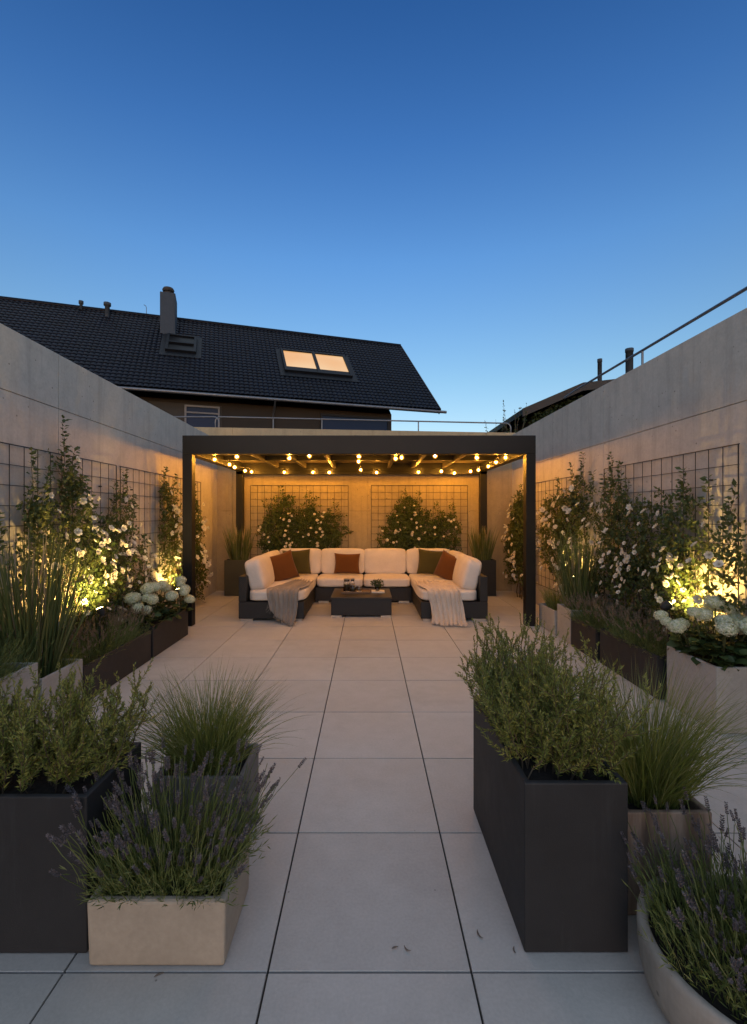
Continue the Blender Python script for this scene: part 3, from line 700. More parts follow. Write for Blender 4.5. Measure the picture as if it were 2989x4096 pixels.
def hydrangea(label, heads, x0, x1, y0, y1, z, nleaf, leaf=.1, hup=.2):
    t = thing('hydrangea_bush', label, 'hydrangea', ((x0 + x1) / 2, (y0 + y1) / 2, z), 'hydrangeas in planters')
    n = nleaf; b = rectbase(n, x0, x1, y0, y1, z); az, rr = outward(b, .8); h = U(.02, hup, n) * (1.1 - .5 * rr)
    Pp = b + np.stack([np.cos(az) * rr * .02, np.sin(az) * rr * .02, h], 1)
    D = np.stack([np.cos(az), np.sin(az), U(-.3, .55, n)], 1); Nv = arr(0, 0, 1) + rng.normal(0, .35, (n, 3)) + D * .2
    g = Geo()
    Lf = leaf * U(.6, 1.2, n)[:, None]; D = unit(D); S = unit(np.cross(D, Nv)); Nv = np.cross(S, D)
    rows = []
    for q, w, dz in ((0, .06, 0), (.25, .36, .03), (.55, .4, .02), (.8, .24, -.05), (1, .02, -.14)):
        m = Pp + D * Lf * q + Nv * Lf * dz
        rows += [m - S * Lf * w + Nv * Lf * .09, m, m + S * Lf * w + Nv * Lf * .09]
    V = np.stack(rows, 1); F = []
    for j in range(4):
        for k in range(2): F.append((j * 3 + k, j * 3 + k + 1, j * 3 + k + 4, j * 3 + k + 3))
    F = (np.array(F)[None] + (np.arange(n) * 15)[:, None, None]).reshape(-1, 4); g.add(V, F)
    build(g, 'leaves', M['bigleaf'], t, True)
    st = Geo(); c = arr((x0 + x1) / 2, (y0 + y1) / 2, z)
    hr = random.Random(5); heads = list(heads) + [(x + hr.uniform(-.07, .07), y + hr.uniform(-.05, .07), zz + hr.uniform(-.05, .02), r * .8) for x, y, zz, r in heads]
    for i, (x, y, zz, r) in enumerate(heads):
        o = bpy.data.objects.new('flower_head', HEAD[i % 3]); COL.objects.link(o); o.parent = t
        d = unit(arr(x, y, zz + .3) - c); o.rotation_mode = 'QUATERNION'; o.rotation_quaternion = Vector(unit(d * .6 + arr(0, -.35, .6))).to_track_quat('Z', 'Y') @ Euler((0, 0, i * 1.3)).to_quaternion()
        r = r * .84; o.scale = (r * U(.95, 1.12), r * U(.95, 1.08), r * U(.85, 1)); o.location = Vector(arr(x, y, zz) - BASE[t])
        s = c + (arr(x, y, z) - c) * .6; q = np.linspace(0, 1, 6)[:, None]; p = s * (1 - q) + (arr(x, y, zz) - arr(0, 0, r * .4)) * q + arr(0, 0, .05) * np.sin(q * PI); st.tube(p, .0045, 5)
    build(st, 'stems', M['greenstem'], t)
    return t
hydrangea('cream hydrangea with small round heads in the dark planter by the left pergola post',
          [(-2.50, 4.95, .60, .085), (-2.42, 5.15, .67, .095), (-2.33, 5.05, .57, .08), (-2.4, 5.45, .66, .085), (-2.26, 5.4, .55, .085), (-2.2, 5.62, .59, .08), (-2.16, 5.66, .46, .078), (-2.52, 5.4, .62, .08), (-2.3, 5.75, .68, .075), (-2.55, 5.1, .54, .08), (-2.42, 4.92, .5, .075)],
          -2.6, -2.24, 4.86, 5.75, .28, 300, .085, .28)
hydrangea('large creamy green hydrangea with big round heads in the pale planter on the right',
          [(2.50, 3.25, .70, .075), (2.35, 3.55, .64, .075), (2.46, 3.42, .76, .07), (2.62, 3.52, .83, .085), (2.57, 3.35, .72, .08), (2.30, 3.66, .70, .062), (2.68, 3.28, .70, .09), (2.74, 3.24, .77, .08), (2.72, 3.5, .78, .07), (2.66, 3.15, .66, .06)],
          2.41, 2.75, 3.23, 3.67, .43, 300, .085, .24)

# ------------------------------------------------------------------ garden uplights
def uplight(label, x, y, z, aim, power, cone=140):
    t = thing('garden_spotlight', label, 'spotlight', (x, y, 0), 'glowing uplights in the planting')
    a = unit(np.asarray(aim, float)); p = arr(x, y, z)
    g = Geo(); g.tube([(x, y, 0), (x, y, z - .06)], .009, 6); build(g, 'stake', M['cable'], t)
    g = Geo(); g.tube([p - a * .07, p - a * .05, p], [.02, .033, .036], 12); build(g, 'housing', M['cable'], t, True)
    g = Geo(); g.tube([p + a * .0005, p + a * .006], [.031, .027], 12); build(g, 'lens', M['lens'], t, True)
    l = bpy.data.lights.new('uplight_lamp', 'SPOT'); l.energy = power; l.spot_size = R(cone); l.spot_blend = .5; l.color = (1, .61, .17); l.shadow_soft_size = .03
    o = bpy.data.objects.new('uplight_lamp', l); COL.objects.link(o); o.location = p + a * .03; o.rotation_euler = Vector(-a).to_track_quat('Z', 'Y').to_euler()
uplight('glowing yellow spotlight among the roses on the left wall', -2.42, 4.22, .64, (-.45, .1, .88), 130, 172)
uplight('glowing yellow spotlight behind the hydrangeas on the right wall', 2.45, 3.80, .76, (.85, .1, .42), 100, 120)
uplight('yellow spotlight behind the hydrangea planter by the left pergola post', -2.62, 6.45, .45, (-.35, .3, 1), 60)
uplight('small yellow spotlight inside the reeds on the right wall', 2.6, 5.95, .7, (.4, .1, 1), 32)

# ------------------------------------------------------------------ sectional sofa
def cube_grid(n):
    a = np.linspace(-1, 1, n + 1); X, Y = np.meshgrid(a, a); X = X.ravel(); Y = Y.ravel(); o = np.ones_like(X)
    i, j = np.meshgrid(np.arange(n), np.arange(n)); q = (i + j * (n + 1)).ravel(); F = np.stack([q, q + 1, q + n + 2, q + n + 1], 1)
    Vs, Fs = [], []
    for k, (A, B, C_) in enumerate(((X, Y, o), (X, Y, -o), (X, o, Y), (X, -o, Y), (o, X, Y), (-o, X, Y))):
        Vs.append(np.stack([A, B, C_], 1)); Fs.append(F + k * len(X))
    return np.vstack(Vs), np.vstack(Fs)
CGV, CGF = cube_grid(12)
def smooth_noise(V, s, seed):
    r = np.random.default_rng(seed); o = np.zeros(len(V))
    for _ in range(6):
        k = r.normal(0, s, 3); o += np.sin(V @ k + r.uniform(0, 6))
    return o / 6
def puff(g, c, size, rot=(0, 0, 0), k=7, bulge=(.0, .0, .0), wr=.006, seed=0):
    V = CGV.copy(); V = V / (np.abs(V) ** k).sum(1, keepdims=True) ** (1 / k)
    h = np.array(size) / 2; b = V.copy()
    for a in range(3):
        o = [i for i in range(3) if i != a]
        V[:, a] = b[:, a] * (1 + bulge[a] * (1 - b[:, o[0]] ** 2) * (1 - b[:, o[1]] ** 2))
    V = V * h; nn = unit(V); V = V + nn * wr * smooth_noise(V, 9, seed)[:, None]
    m = np.array(Euler(rot).to_matrix()); g.add(V @ m.T + arr(*c), CGF)
so = thing('sectional_sofa', 'U-shaped dark wicker sofa with cream cushions under the pergola', 'sofa', (-.06, 7.6, 0))
SX0, SX1, SY0, SY1 = -1.80, 1.676, 6.51, 8.69; LI, RI = -.885, .744; FZ = 7.84
def wick(name, *b): return build(boxes(*b), name, M['wicker'], so, bevel=.008)
wick('base', (SX0, SY0, .03, LI, SY1 - .1, .262)); wick('base', (RI, SY0, .03, SX1, SY1 - .1, .262)); wick('base', (LI + .003, FZ, .03, RI - .003, SY1 - .1, .26))
wick('armrest', (SX0, SY0 + .002, .264, SX0 + .108, SY1 - .1, .62)); wick('armrest', (SX1 - .108, SY0 + .002, .264, SX1, SY1 - .1, .62))
wick('back_panel', (SX0, SY1 - .098, .03, SX1, SY1, .62))
for (x, y) in ((SX0 + .03, SY0 - .003), (LI - .2, SY0 - .003), (RI + .03, SY0 - .003), (SX1 - .2, SY0 - .003), (LI + .06, FZ - .003), (RI - .22, FZ - .003)):
    build(boxes((x, y, 0, x + .17, y + .1, .03)), 'foot', M['steel'], so)
def cush(name, c, s, rot=(0, 0, 0), bulge=(.0, .0, .12), seed=0, k=6):
    g = Geo(); puff(g, c, s, rot, k, bulge, .011, seed); return build(g, name, M['cream'], so, True, merge=True)
cush('seat_cushion', ((SX0 + .11 + LI + .01) / 2, 7.54, .342), (LI + .01 - SX0 - .11, 2.06, .155), seed=1, k=9)
cush('seat_cushion', ((SX1 - .11 + RI - .01) / 2, 7.54, .342), (SX1 - .11 - RI + .01, 2.06, .155), seed=2, k=9)
cush('seat_cushion', (-.468, 8.18, .338), (.79, .78, .155), seed=3, k=8); cush('seat_cushion', (.328, 8.18, .338), (.79, .78, .155), seed=4, k=8)
for i, (x, w) in enumerate(((-1.22, .76), (-.448, .77), (.31, .75), (1.09, .78))):
    cush('back_cushion', (x, 8.47, .63), (w + .012, .20, .455), (R(-9), 0, 0), (0, .3, .04), 10 + i, 9)
for i, (y, l) in enumerate(((7.05, .86), (7.9, .82))):
    cush('back_cushion', (-1.615, y, .615), (.23, l + .02, .46), (0, R(-14), R(1)), (.3, 0, .05), 20 + i, 7)
    cush('back_cushion', (1.49, y, .615), (.23, l + .02, .46), (0, R(14), R(-1)), (.3, 0, .05), 30 + i, 7)

def pillow(label, c, w, h, t_, rot, mat, seed):
    n = 20; a = np.linspace(-1, 1, n + 1); Uu, Vv = np.meshgrid(a, a); X = w / 2 * Uu * (1 - .09 * (1 - Vv ** 2)); Z = h / 2 * Vv * (1 - .09 * (1 - Uu ** 2))
    T_ = t_ / 2 * ((1 - Uu ** 2) * (1 - Vv ** 2)) ** .42
    i, j = np.meshgrid(np.arange(n), np.arange(n)); q = (i + j * (n + 1)).ravel(); F = np.stack([q, q + 1, q + n + 2, q + n + 1], 1)
    m = np.array(Euler(rot).to_matrix()); g = Geo()
    for s in (-1, 1):
        V = np.stack([X, s * T_, Z], -1).reshape(-1, 3); V[:, 1] += .012 * smooth_noise(V, 11, seed) * (T_.ravel() / t_ * 2)
        V[:, 2] -= .0 * V[:, 0]; g.add(V @ m.T + arr(*c), F)
    o = build(g, 'throw_pillow', mat, None, True, merge=True); return tag(o, label, 'pillow', 'throw pillows on the sofa')
pillow('rust pillow leaning on the left arm cushions of the sofa', (-1.37, 7.5, .635), .47, .47, .17, (R(-14), R(-14), R(32)), M['rust'], 1)
pillow('olive pillow in the left rear corner of the sofa', (-1.24, 8.17, .645), .49, .45, .16, (R(-16), R(-3), R(6)), M['olive'], 2)
pillow('rust pillow alone in the middle of the sofa back', (-.36, 8.2, .62), .46, .37, .15, (R(-18), R(1), 0), M['rust'], 3)
pillow('olive pillow in the right rear corner of the sofa', (1.12, 8.16, .645), .5, .45, .16, (R(-16), R(4), R(-8)), M['olive'], 4)
pillow('rust pillow leaning on the right arm cushions of the sofa', (1.31, 7.62, .625), .44, .45, .17, (R(-14), R(18), R(-50)), M['rust'], 5)

def throw(label, name, path, xc, wd, mat, folds, amp, fringe, seed, hem=0.):
    P = np.array(path, float); seg = np.r_[0, np.cumsum(np.linalg.norm(np.diff(P, axis=0), axis=1))]; Lt = seg[-1]; ns = 70; nw = 60
    s = np.linspace(0, Lt, ns); Y = np.interp(s, seg, P[:, 0]); Z = np.interp(s, seg, P[:, 1])
    for _ in range(3): Y[1:-1] = (Y[:-2] + 2 * Y[1:-1] + Y[2:]) / 4; Z[1:-1] = (Z[:-2] + 2 * Z[1:-1] + Z[2:]) / 4
    ty = np.gradient(Y); tz = np.gradient(Z); l = np.hypot(ty, tz); ny, nz = tz / l, -ty / l     # outward normal (toward -y / +z)
    q = s / Lt; xcs = np.interp(q, [a for a, _ in xc], [b for _, b in xc]); wds = np.interp(q, [a for a, _ in wd], [b for _, b in wd])
    w = np.linspace(0, 1, nw); Wg, Q0 = np.meshgrid(w, q)
    fw = 1 - hem * (1 - Wg) ** 1.6 - .02 * np.sin(9 * Wg + seed); Qg = np.clip(Q0 * fw + .05 * (1 - Q0) * np.sin(6 * Wg + seed), 0, 1)
    Y, Z, ny, nz, xcs, wds = (np.interp(Qg, q, a) for a in (Y, Z, ny, nz, xcs, wds)); ph = 2 * PI * folds * (Wg + .05 * np.sin(5 * Qg + 3 * Wg)) + .9 * np.sin(3.1 * Qg)
    hgt = (np.sin(ph) + .35 * np.sin(2.3 * ph + 1)) * .5 + .5
    A = np.interp(Qg, [a for a, _ in amp], [b for _, b in amp]); Hh = A * hgt + .006
    X = xcs + (Wg - .5) * wds + .25 * A * np.cos(ph) + .012 * np.sin(7 * Qg + 4)
    Yg = Y + ny * Hh; Zg = np.maximum(Z + nz * Hh, .006)
    Yg = Yg + .03 * np.sin(Wg * 4 + seed) * Qg ** 6 + .05 * np.sin(Wg * 3.1 + 1) * (1 - Qg) ** 4
    i, j = np.meshgrid(np.arange(nw - 1), np.arange(ns - 1)); k = (i + j * nw).ravel()
    g = Geo(); g.add(np.stack([X, Yg, Zg], -1), np.stack([k, k + 1, k + nw + 1, k + nw], 1))
    c = thing('throw_blanket', label, 'blanket', (xcs[-1, -1], Y[-1, -1], 0), 'knitted throws on the sofa')
    o = build(g, 'cloth', mat, c, True); m = o.modifiers.new('thick', 'SOLIDIFY'); m.thickness = .006; m.offset = 1
    n = 46; idx = np.linspace(0, nw - 1, n).astype(int); b = np.stack([X[-1, idx], Yg[-1, idx], Zg[-1, idx]], 1)
    a = rng.normal(-PI / 2, .5, n); e = b + np.stack([np.cos(a), np.sin(a), np.zeros(n)], 1) * fringe * U(.7, 1.2, n)[:, None]; e[:, 2] = np.where(b[:, 2] > .05, b[:, 2] - fringe, .004)
    qq = np.linspace(0, 1, 5)[None, :, None]; Ps = b[:, None] * (1 - qq) + e[:, None] * qq + arr(0, 0, .004); Ps[:, :, 0] += .006 * np.sin(qq[..., 0] * 6 + idx[:, None])
    g = Geo(); g.strands(Ps, .0028); 
    b2 = np.stack([X[0, idx], Yg[0, idx], Zg[0, idx]], 1); e2 = b2 + np.stack([rng.normal(0, .012, n), np.full(n, fringe * .7), np.full(n, -.004)], 1); Ps = b2[:, None] * (1 - qq) + e2[:, None] * qq + arr(0, 0, .004); g.strands(Ps, .0028)
    build(g, 'fringe', mat, c); return c
zs = .428
throw('grey knitted throw hanging from the left end of the sofa onto the floor', 'throw', [(7.3, zs), (6.9, zs), (6.56, zs - .004), (6.505, zs - .03), (6.488, .25), (6.44, .11), (6.34, .025), (6.2, .006)],
      [(0, -.98), (.3, -1.06), (.55, -1.2), (.8, -1.16), (1, -1.12)], [(0, .30), (.3, .38), (.5, .46), (.8, .40), (1, .32)], M['greythrow'], 6.2, [(0, .03), (.35, .028), (.45, .02), (.6, .035), (.9, .045), (1, .03)], .05, 3, .3)
throw('beige knitted throw hanging from the right end of the sofa onto the floor', 'throw', [(7.25, zs), (6.9, zs), (6.56, zs - .004), (6.505, zs - .03), (6.488, .25), (6.43, .11), (6.33, .025), (6.16, .006)],
      [(0, .99), (.3, 1.0), (.55, 1.05), (.8, 1.1), (1, 1.1)], [(0, .5), (.3, .5), (.5, .46), (.8, .44), (1, .46)], M['beigethrow'], 6.8, [(0, .022), (.35, .026), (.45, .018), (.6, .032), (.9, .04), (1, .03)], .03, 8, .06)

# ------------------------------------------------------------------ coffee table and what stands on it
ct = thing('coffee_table', 'low square dark wicker coffee table in front of the sofa', 'table', (-.09, 7.15, 0))
TX0, TX1, TY0, TY1 = -.535, .352, 6.74, 7.56
build(boxes((TX0 + .006, TY0 + .006, .025, TX1 - .006, TY1 - .006, .262)), 'base', M['wicker'], ct, bevel=.006)
build(boxes((TX0, TY0, .264, TX1, TY1, .286)), 'top', M['tabletop'], ct, bevel=.004)
for x, y in ((TX0 + .01, TY0 + .004), (TX1 - .16, TY0 + .004), (TX0 + .01, TY1 - .1), (TX1 - .16, TY1 - .1)):
    build(boxes((x, y, 0, x + .15, y + .09, .024)), 'foot', M['steel'], ct)
tr = thing('serving_tray', 'flat wooden tray under the glass jars on the coffee table', 'tray', (-.18, 7.2, .2875))
build(boxes((-.40, 7.06, .2875, .04, 7.36, .297)), 'base', M['tray'], tr)
g = boxes((-.402, 7.058, .2976, .042, 7.07, .313), (-.402, 7.35, .2976, .042, 7.362, .313), (-.402, 7.0705, .2976, -.39, 7.3495, .313), (.03, 7.0705, .2976, .042, 7.3495, .313)); build(g, 'rim', M['tray'], tr)
def jar(label, x, y, r, h, candle=True, neck=.85):
    t = thing('glass_jar', label, 'jar', (x, y, .2985), 'glass jars on the tray')
    g = Geo(); z = .2985
    g.lathe([(.001, 0), (r * .9, 0), (r, .008), (r, h * .72), (r * neck, h * .84), (r * neck, h), (r * neck - .005, h), (r * neck - .005, h * .84), (r - .005, h * .7), (r - .005, .012), (.001, .01)], (x, y, z), 20); build(g, 'glass', M['glass'], t, True)
    g = Geo(); g.tube([(x, y, z + h + .001), (x, y, z + h + .014)], r * neck + .003, 16); build(g, 'lid', M['steel'], t)
    if candle:
        g = Geo(); g.tube([(x, y, z + .012), (x, y, z + h * .6)], r * .74, 14); build(g, 'candle', M['candle'], t, True)
jar('tallest glass jar with a candle, at the left end of the tray', -.32, 7.16, .05, .185)
jar('small round glass jar beside the tallest jar', -.225, 7.13, .043, .10, True, .7)
jar('narrow glass jar behind the small round jar', -.235, 7.26, .034, .175, True)
jar('squat glass jar near the middle of the tray', -.13, 7.2, .042, .07, True, .8)
t = thing('small_dish', 'small pale dish at the front of the tray', 'dish', (-.12, 7.1, .2985))
g = Geo(); g.lathe([(.001, 0), (.025, 0), (.042, .018), (.039, .019), (.022, .006), (.001, .005)], (-.13, 7.105, .2985), 18); build(g, 'bowl', M['candle'], t, True)
g = Geo(); 
for i in range(5): g.lathe([(.001, -.009), (.008, -.004), (.009, .002), (.001, .01)], (-.13 + .014 * math.cos(i * 1.3), 7.105 + .014 * math.sin(i * 1.3), .314), 8)
build(g, 'nuts', M['tray'], t, True)
bk = thing('book', 'pale closed book lying under the small potted plant', 'book', (.16, 7.2, .2875))
build(boxes((.06, 7.11, .2875, .26, 7.27, .29), (.06, 7.11, .306, .26, 7.27, .309)), 'cover', M['candle'], bk); build(boxes((.064, 7.113, .2904, .257, 7.267, .3056)), 'pages', M['paper'], bk)
t = thing('potted_plant', 'small green plant in a glass pot on the coffee table', 'plant', (.15, 7.19, .3095))
g = Geo(); g.lathe([(.001, 0), (.03, 0), (.042, .03), (.044, .065), (.04, .066), (.037, .03), (.001, .012)], (.15, 7.19, .3095), 16); build(g, 'pot', M['glass'], t, True)
n = 260; v = unit(rng.normal(size=(n, 3))) * arr(1, .9, .6) * U(.3, 1, n)[:, None] * .095; p = v + arr(.15, 7.19, .425)
g = Geo(); g.leaves(p, v + rng.normal(0, .03, v.shape), rng.normal(size=v.shape), .03, .018); build(g, 'leaves', M['leaf'], t)
g = Geo(); q = np.linspace(0, 1, 5)[None, :, None]; e = p[::12]; s0 = arr(.15, 7.19, .34); g.strands(s0 + (e[:, None] - s0) * q, .0015); build(g, 'stems', M['greenstem'], t)

# fallen leaves on the paving
for i, (x, y, a, s, lab) in enumerate(((-.675, 1.512, .5, .022, 'dry leaf on the paving in front of the beige planter'), (.094, 1.607, .3, .017, 'left one of two curled dark leaves in the middle of the paving'), (.137, 1.606, 2.4, .02, 'right one of two curled dark leaves in the middle of the paving'), (.40, 1.66, 1.9, .026, 'dark stalk left of the tall planter on the right'), (.505, 1.6, 1.5, .018, 'dark leaf at the corner of the tall planter on the right'))):
    s = s * .7; q = np.linspace(-1, 1, 7); c = np.stack([q * s, .35 * s * (1 - q * q), .004 + .003 * q * q], 1); wv = .16 * s * (1 - q ** 2) + .0006
    V = np.concatenate([c - np.stack([0 * q, wv, 0 * q], 1), c + np.stack([0 * q, wv, .12 * s * (1 - q * q)], 1)]); m = np.array(Euler((0, 0, a)).to_matrix())
    g = Geo(); k = np.arange(6); g.add(V @ m.T + arr(x, y, 0), np.stack([k, k + 1, k + 8, k + 7], 1))
    o = build(g, 'fallen_leaf', M['deadleaf'], None, True); tag(o, lab, 'leaf', 'fallen leaves on the paving'); md = o.modifiers.new('t', 'SOLIDIFY'); md.thickness = .001

# ------------------------------------------------------------------ neighbouring house with the big dark roof
E0 = arr(2.77, 18, 5.455); EA = arr(-.951, -.309, 0); ES = arr(-.309, .951, 0); RV = arr(-.22528512, .69207587, .68576789); RN = arr(.2119, -.6522, .7278)
HF = lambda V: arr(E0[0], E0[1], 0) + V[:, :1] * EA + V[:, 1:2] * ES + V[:, 2:3] * arr(0, 0, 1)    # u along the eave, s into the house, z up
RF = lambda V: E0 + V[:, :1] * EA + V[:, 1:2] * RV + V[:, 2:3] * RN                                  # u along the eave, v up the slope, n out of it
RL = 5.5485; UE = 24
hs = thing('house', 'neighbouring house with a long dark tiled roof, chimney and lit roof window', 'house', tuple(HF(np.array([[12., 4, 0]]))[0]))
build(boxes((1.75, .6, 0, UE - 1, 7.6, 5.32)), 'wall', M['render'], hs, xf=HF, recalc=True)
g = boxes((8.0, .585, 3.0, 10.3, .598, 5.2)); build(g, 'wall_panel', M['renderlight'], hs, xf=HF, recalc=True)
def tiled(nu_w, L, cr):
    cols = np.arange(0, UE + 1e-6, .165 / 6); rows = []; c = int(L / cr)
    for i in range(c):
        rows += [(L * i / c - .008, .016), (L * i / c, .03), (L * (i + 1) / c - .012, .006)]
    wv = .028 * np.abs(np.sin(cols / .165 * PI)) ** .9
    V = np.array([[(u, v, h + w + .05) for u, w in zip(cols, wv)] for v, h in rows]); n = len(cols); m = len(rows)
    i, j = np.meshgrid(np.arange(n - 1), np.arange(m - 1)); k = (i + j * n).ravel()
    return V.reshape(-1, 3), np.stack([k, k + 1, k + n + 1, k + n], 1)
g = Geo(); V, F = tiled(0, RL, .215); g.add(V, F); g.box(0, 0, -.12, UE, RL, .045)
roof = build(g, 'roof', M['rooftile'], hs, xf=RF)
g = Geo(); V2 = np.array([(0, 8.08, 0), (UE, 8.08, 0), (UE, 4.0, 0), (0, 4.0, 0)]); 
g.hexa([(0, 8.08, 5.4), (UE, 8.08, 5.4), (UE, 4.06, 9.2), (0, 4.06, 9.2), (0, 8.15, 5.48), (UE, 8.15, 5.48), (UE, 4.06, 9.3), (0, 4.06, 9.3)]); build(g, 'rear_roof', M['rooftile'], hs, xf=HF)
g = Geo(); g.hexa([(1.75, .62, 5.321), (UE - 1, .62, 5.321), (UE - 1, 7.58, 5.321), (1.75, 7.58, 5.321), (1.75, 3.98, 8.95), (UE - 1, 3.98, 8.95), (UE - 1, 4.1, 8.95), (1.75, 4.1, 8.95)]); build(g, 'gable', M['render'], hs, xf=HF, recalc=True)
g = Geo(); g.tube([(u, RL + .02, .05) for u in np.linspace(0, UE, 60)], .10, 8); build(g, 'ridge_cap', M['rooftile'], hs, True, xf=RF)
g = Geo(); g.box(-.04, -.02, -.14, -.003, RL, .09); build(g, 'verge_board', M['darkwood'], hs, xf=RF)
g = Geo(); g.tube([(-.25, -.07, 5.40), (UE, -.07, 5.40)], .055, 8); build(g, 'gutter', M['rail'], hs, True, xf=HF)
g = Geo(); g.tube([(6.26, -.07, 5.36), (6.26, .1, 5.2), (6.26, .53, 5.02), (6.26, .53, 3.0)], .035, 8); build(g, 'downpipe', M['rail'], hs, True, xf=HF)
for s in (.9, 1.9, 3.0):
    build(boxes((.05, s, 5.40 + s * .93 - .26, 1.8, s + .1, 5.40 + s * .93 - .12)), 'purlin', M['darkwood'], hs, xf=HF)
def window(u0, u1, z0, z1, nm, bars=(), fr=M['winframe'], f=.06):
    g = boxes((u0, .52, z1 - f, u1, .63, z1), (u0, .52, z0, u1, .63, z0 + f), (u0, .52, z0 + f, u0 + f, .63, z1 - f), (u1 - f, .52, z0 + f, u1, .63, z1 - f))
    for b in bars: g.box(u0 + f + .001, .53, b, u1 - f - .001, .62, b + .05)
    w = build(g, nm, fr, hs, xf=HF, recalc=True)
    p = boxes((u0 + f + .002, .57, z0 + f + .002, u1 - f - .002, .58, z1 - f - .002))
    me = p.mesh('pane', BASE[hs], HF); me.materials.append(M['winglass']); o = bpy.data.objects.new('pane', me); COL.objects.link(o); o.parent = w
window(8.07, 9.2, 3.9, 5.15, 'window', (4.88,)); window(1.86, 4.55, 3.2, 5.16, 'terrace_door', (), M['skyframe'], .07)
def skylight(u0, u1, v0, v1, panes, lit):
    g = boxes((u0, v1 - .09, .0, u1, v1, .2), (u0, v0, .0, u1, v0 + .09, .2), (u0, v0 + .09, 0, u0 + .09, v1 - .09, .2), (u1 - .09, v0 + .09, 0, u1, v1 - .09, .2))
    w = (u1 - u0) / panes
    for i in range(1, panes): g.box(u0 + w * i - .06, v0 + .091, 0, u0 + w * i + .06, v1 - .091, .2)
    g.box(u0 - .18, v0 - .3, .095, u1 + .18, v0 - .002, .105); g.box(u0 - .18, v0 - .001, .095, u0 - .002, v1 + .1, .105); g.box(u1 + .002, v0 - .001, .095, u1 + .18, v1 + .1, .105)
    if lit: g.box(u0 + .091, v0 + .091, .1, u1 - .091, v0 + .34, .17)
    else: g.box(u0 + .091, (v0 + v1) / 2 - .08, .1, u1 - .091, (v0 + v1) / 2 + .02, .215)
    s = build(g, 'skylight', M['skyframe'], hs, xf=RF, recalc=True)
    for i in range(panes):
        p = boxes((u0 + w * i + .065, v0 + .1, .14, u0 + w * (i + 1) - .065, v1 - .1, .15)); me = p.mesh('pane', BASE[hs], RF)
        me.materials.append(M['litpane'] if lit else M['darkpane']); o = bpy.data.objects.new('pane', me); COL.objects.link(o); o.parent = s
        if lit: o['label'] = 'warmly lit window pane'
skylight(3.12, 5.75, 1.83, 3.62, 2, True); skylight(8.88, 9.92, 2.56, 3.87, 1, False)
ch = build(boxes((9.66, 2.86, 7.6, 10.2, 3.75, 9.86)), 'chimney', M['chimney'], hs, xf=HF, bevel=.02, recalc=True)
g = Geo(); g.lathe([(.16, 0), (.15, .12), (.2, .13), (.22, .2), (.18, .27), (.1, .3), (.001, .3)], tuple(HF(np.array([[9.93, 3.15, 9.861]]))[0]), 16)
me = g.mesh('chimney_cap', BASE[hs]); me.materials.append(M['darkwood']); o = bpy.data.objects.new('chimney_cap', me); COL.objects.link(o); o.parent = ch
build(boxes((9.55, 2.7, 8.02, 10.31, 2.859, 8.1)), 'chimney_flashing', M['rail'], hs, xf=HF)
for (u, v, h, r) in ((13.05, 5.38, .42, .055), (12.11, 5.0, .62, .085)):
    b = RF(np.array([[u, v, 0.]]))[0]; g = Geo(); g.lathe([(r, -.2), (r, h - .14), (r * 1.5, h - .13), (r * 1.5, h - .02), (.001, h)], tuple(b), 12); build(g, 'vent_pipe', M['chimney'], hs, True)
b = RF(np.array([[10.81, 5.55, 0.]]))[0]; g = Geo(); g.tube([b, b + arr(0, 0, .38), b + arr(-.03, 0, .46), b + arr(-.1, 0, .5)], .012, 6); build(g, 'aerial', M['rail'], hs)

# ------------------------------------------------------------------ house beyond the right wall, ivy under its eave, thin shrub
h2 = thing('neighbour_house', 'dark low house with a shallow roof and flue pipes behind the right wall', 'house', (7, 14, 0))
build(boxes((4.1, 11.5, 0, 11, 17, 3.9)), 'wall', M['render'], h2)
def prism(y0, y1, pts, th):
    g = Geo()
    for (xa, za), (xb, zb) in zip(pts[:-1], pts[1:]): g.hexa([(xa, y0, za - th), (xb, y0, zb - th), (xb, y1, zb - th), (xa, y1, za - th), (xa, y0, za), (xb, y0, zb), (xb, y1, zb), (xa, y1, za)])
    return g
build(prism(10.95, 17.2, [(3.66, 3.97), (5.03, 4.56), (7.4, 4.82), (11.2, 4.1)], .13), 'roof', M['rooftile'], h2)
build(prism(10.9, 10.948, [(3.62, 3.95), (5.03, 4.555), (7.4, 4.815), (11.2, 4.1)], .19), 'bargeboard', M['darkwood'], h2)
build(prism(11.5, 16.8, [(4.12, 3.901), (5.03, 4.4), (7.4, 4.66), (10.9, 4.0)], .001), 'gable', M['render'], h2)
for x, r, z1 in ((5.64, .05, 5.25), (6.36, .085, 5.50)):
    g = Geo(); g.lathe([(r, 4.4), (r, z1 - .08), (r * 1.12, z1 - .08), (r * 1.12, z1), (.001, z1)], (x, 11.35, 0), 12); build(g, 'flue_pipe', M['chimney'], h2, True)
n = 4200; x = U(3.95, 8, n); zt = np.interp(x, [3.9, 5.0, 7.4, 8], [3.85, 4.3, 4.55, 4.5]); zz = zt - np.abs(rng.normal(0, .5, n)); y = 11.4 - U(0, .35, n)
g = Geo(); g.leaves(np.stack([x, y, zz], 1), arr(0, -.5, -.6) + rng.normal(0, .6, (n, 3)), arr(0, -1, .5) + rng.normal(0, .5, (n, 3)), .09 * U(.6, 1.3, n), .07)
iv = thing('ivy', 'dark ivy hanging under the eave of the house behind the right wall', 'ivy', (5.5, 11.3, 2.5)); build(g, 'foliage', M['ivy'], iv)
g = Geo()
for i in range(14): g.tube([(U(4, 7), 11.42, 0), (U(4, 7), 11.42, 2), (U(4.2, 7), 11.4, 4)], .015, 5)
build(g, 'stems', M['stem'], iv)
tw = thing('thin_shrub', 'sparse leafy twigs rising behind the end wall, right of the pergola', 'shrub', (3.0, 9.7, 0))
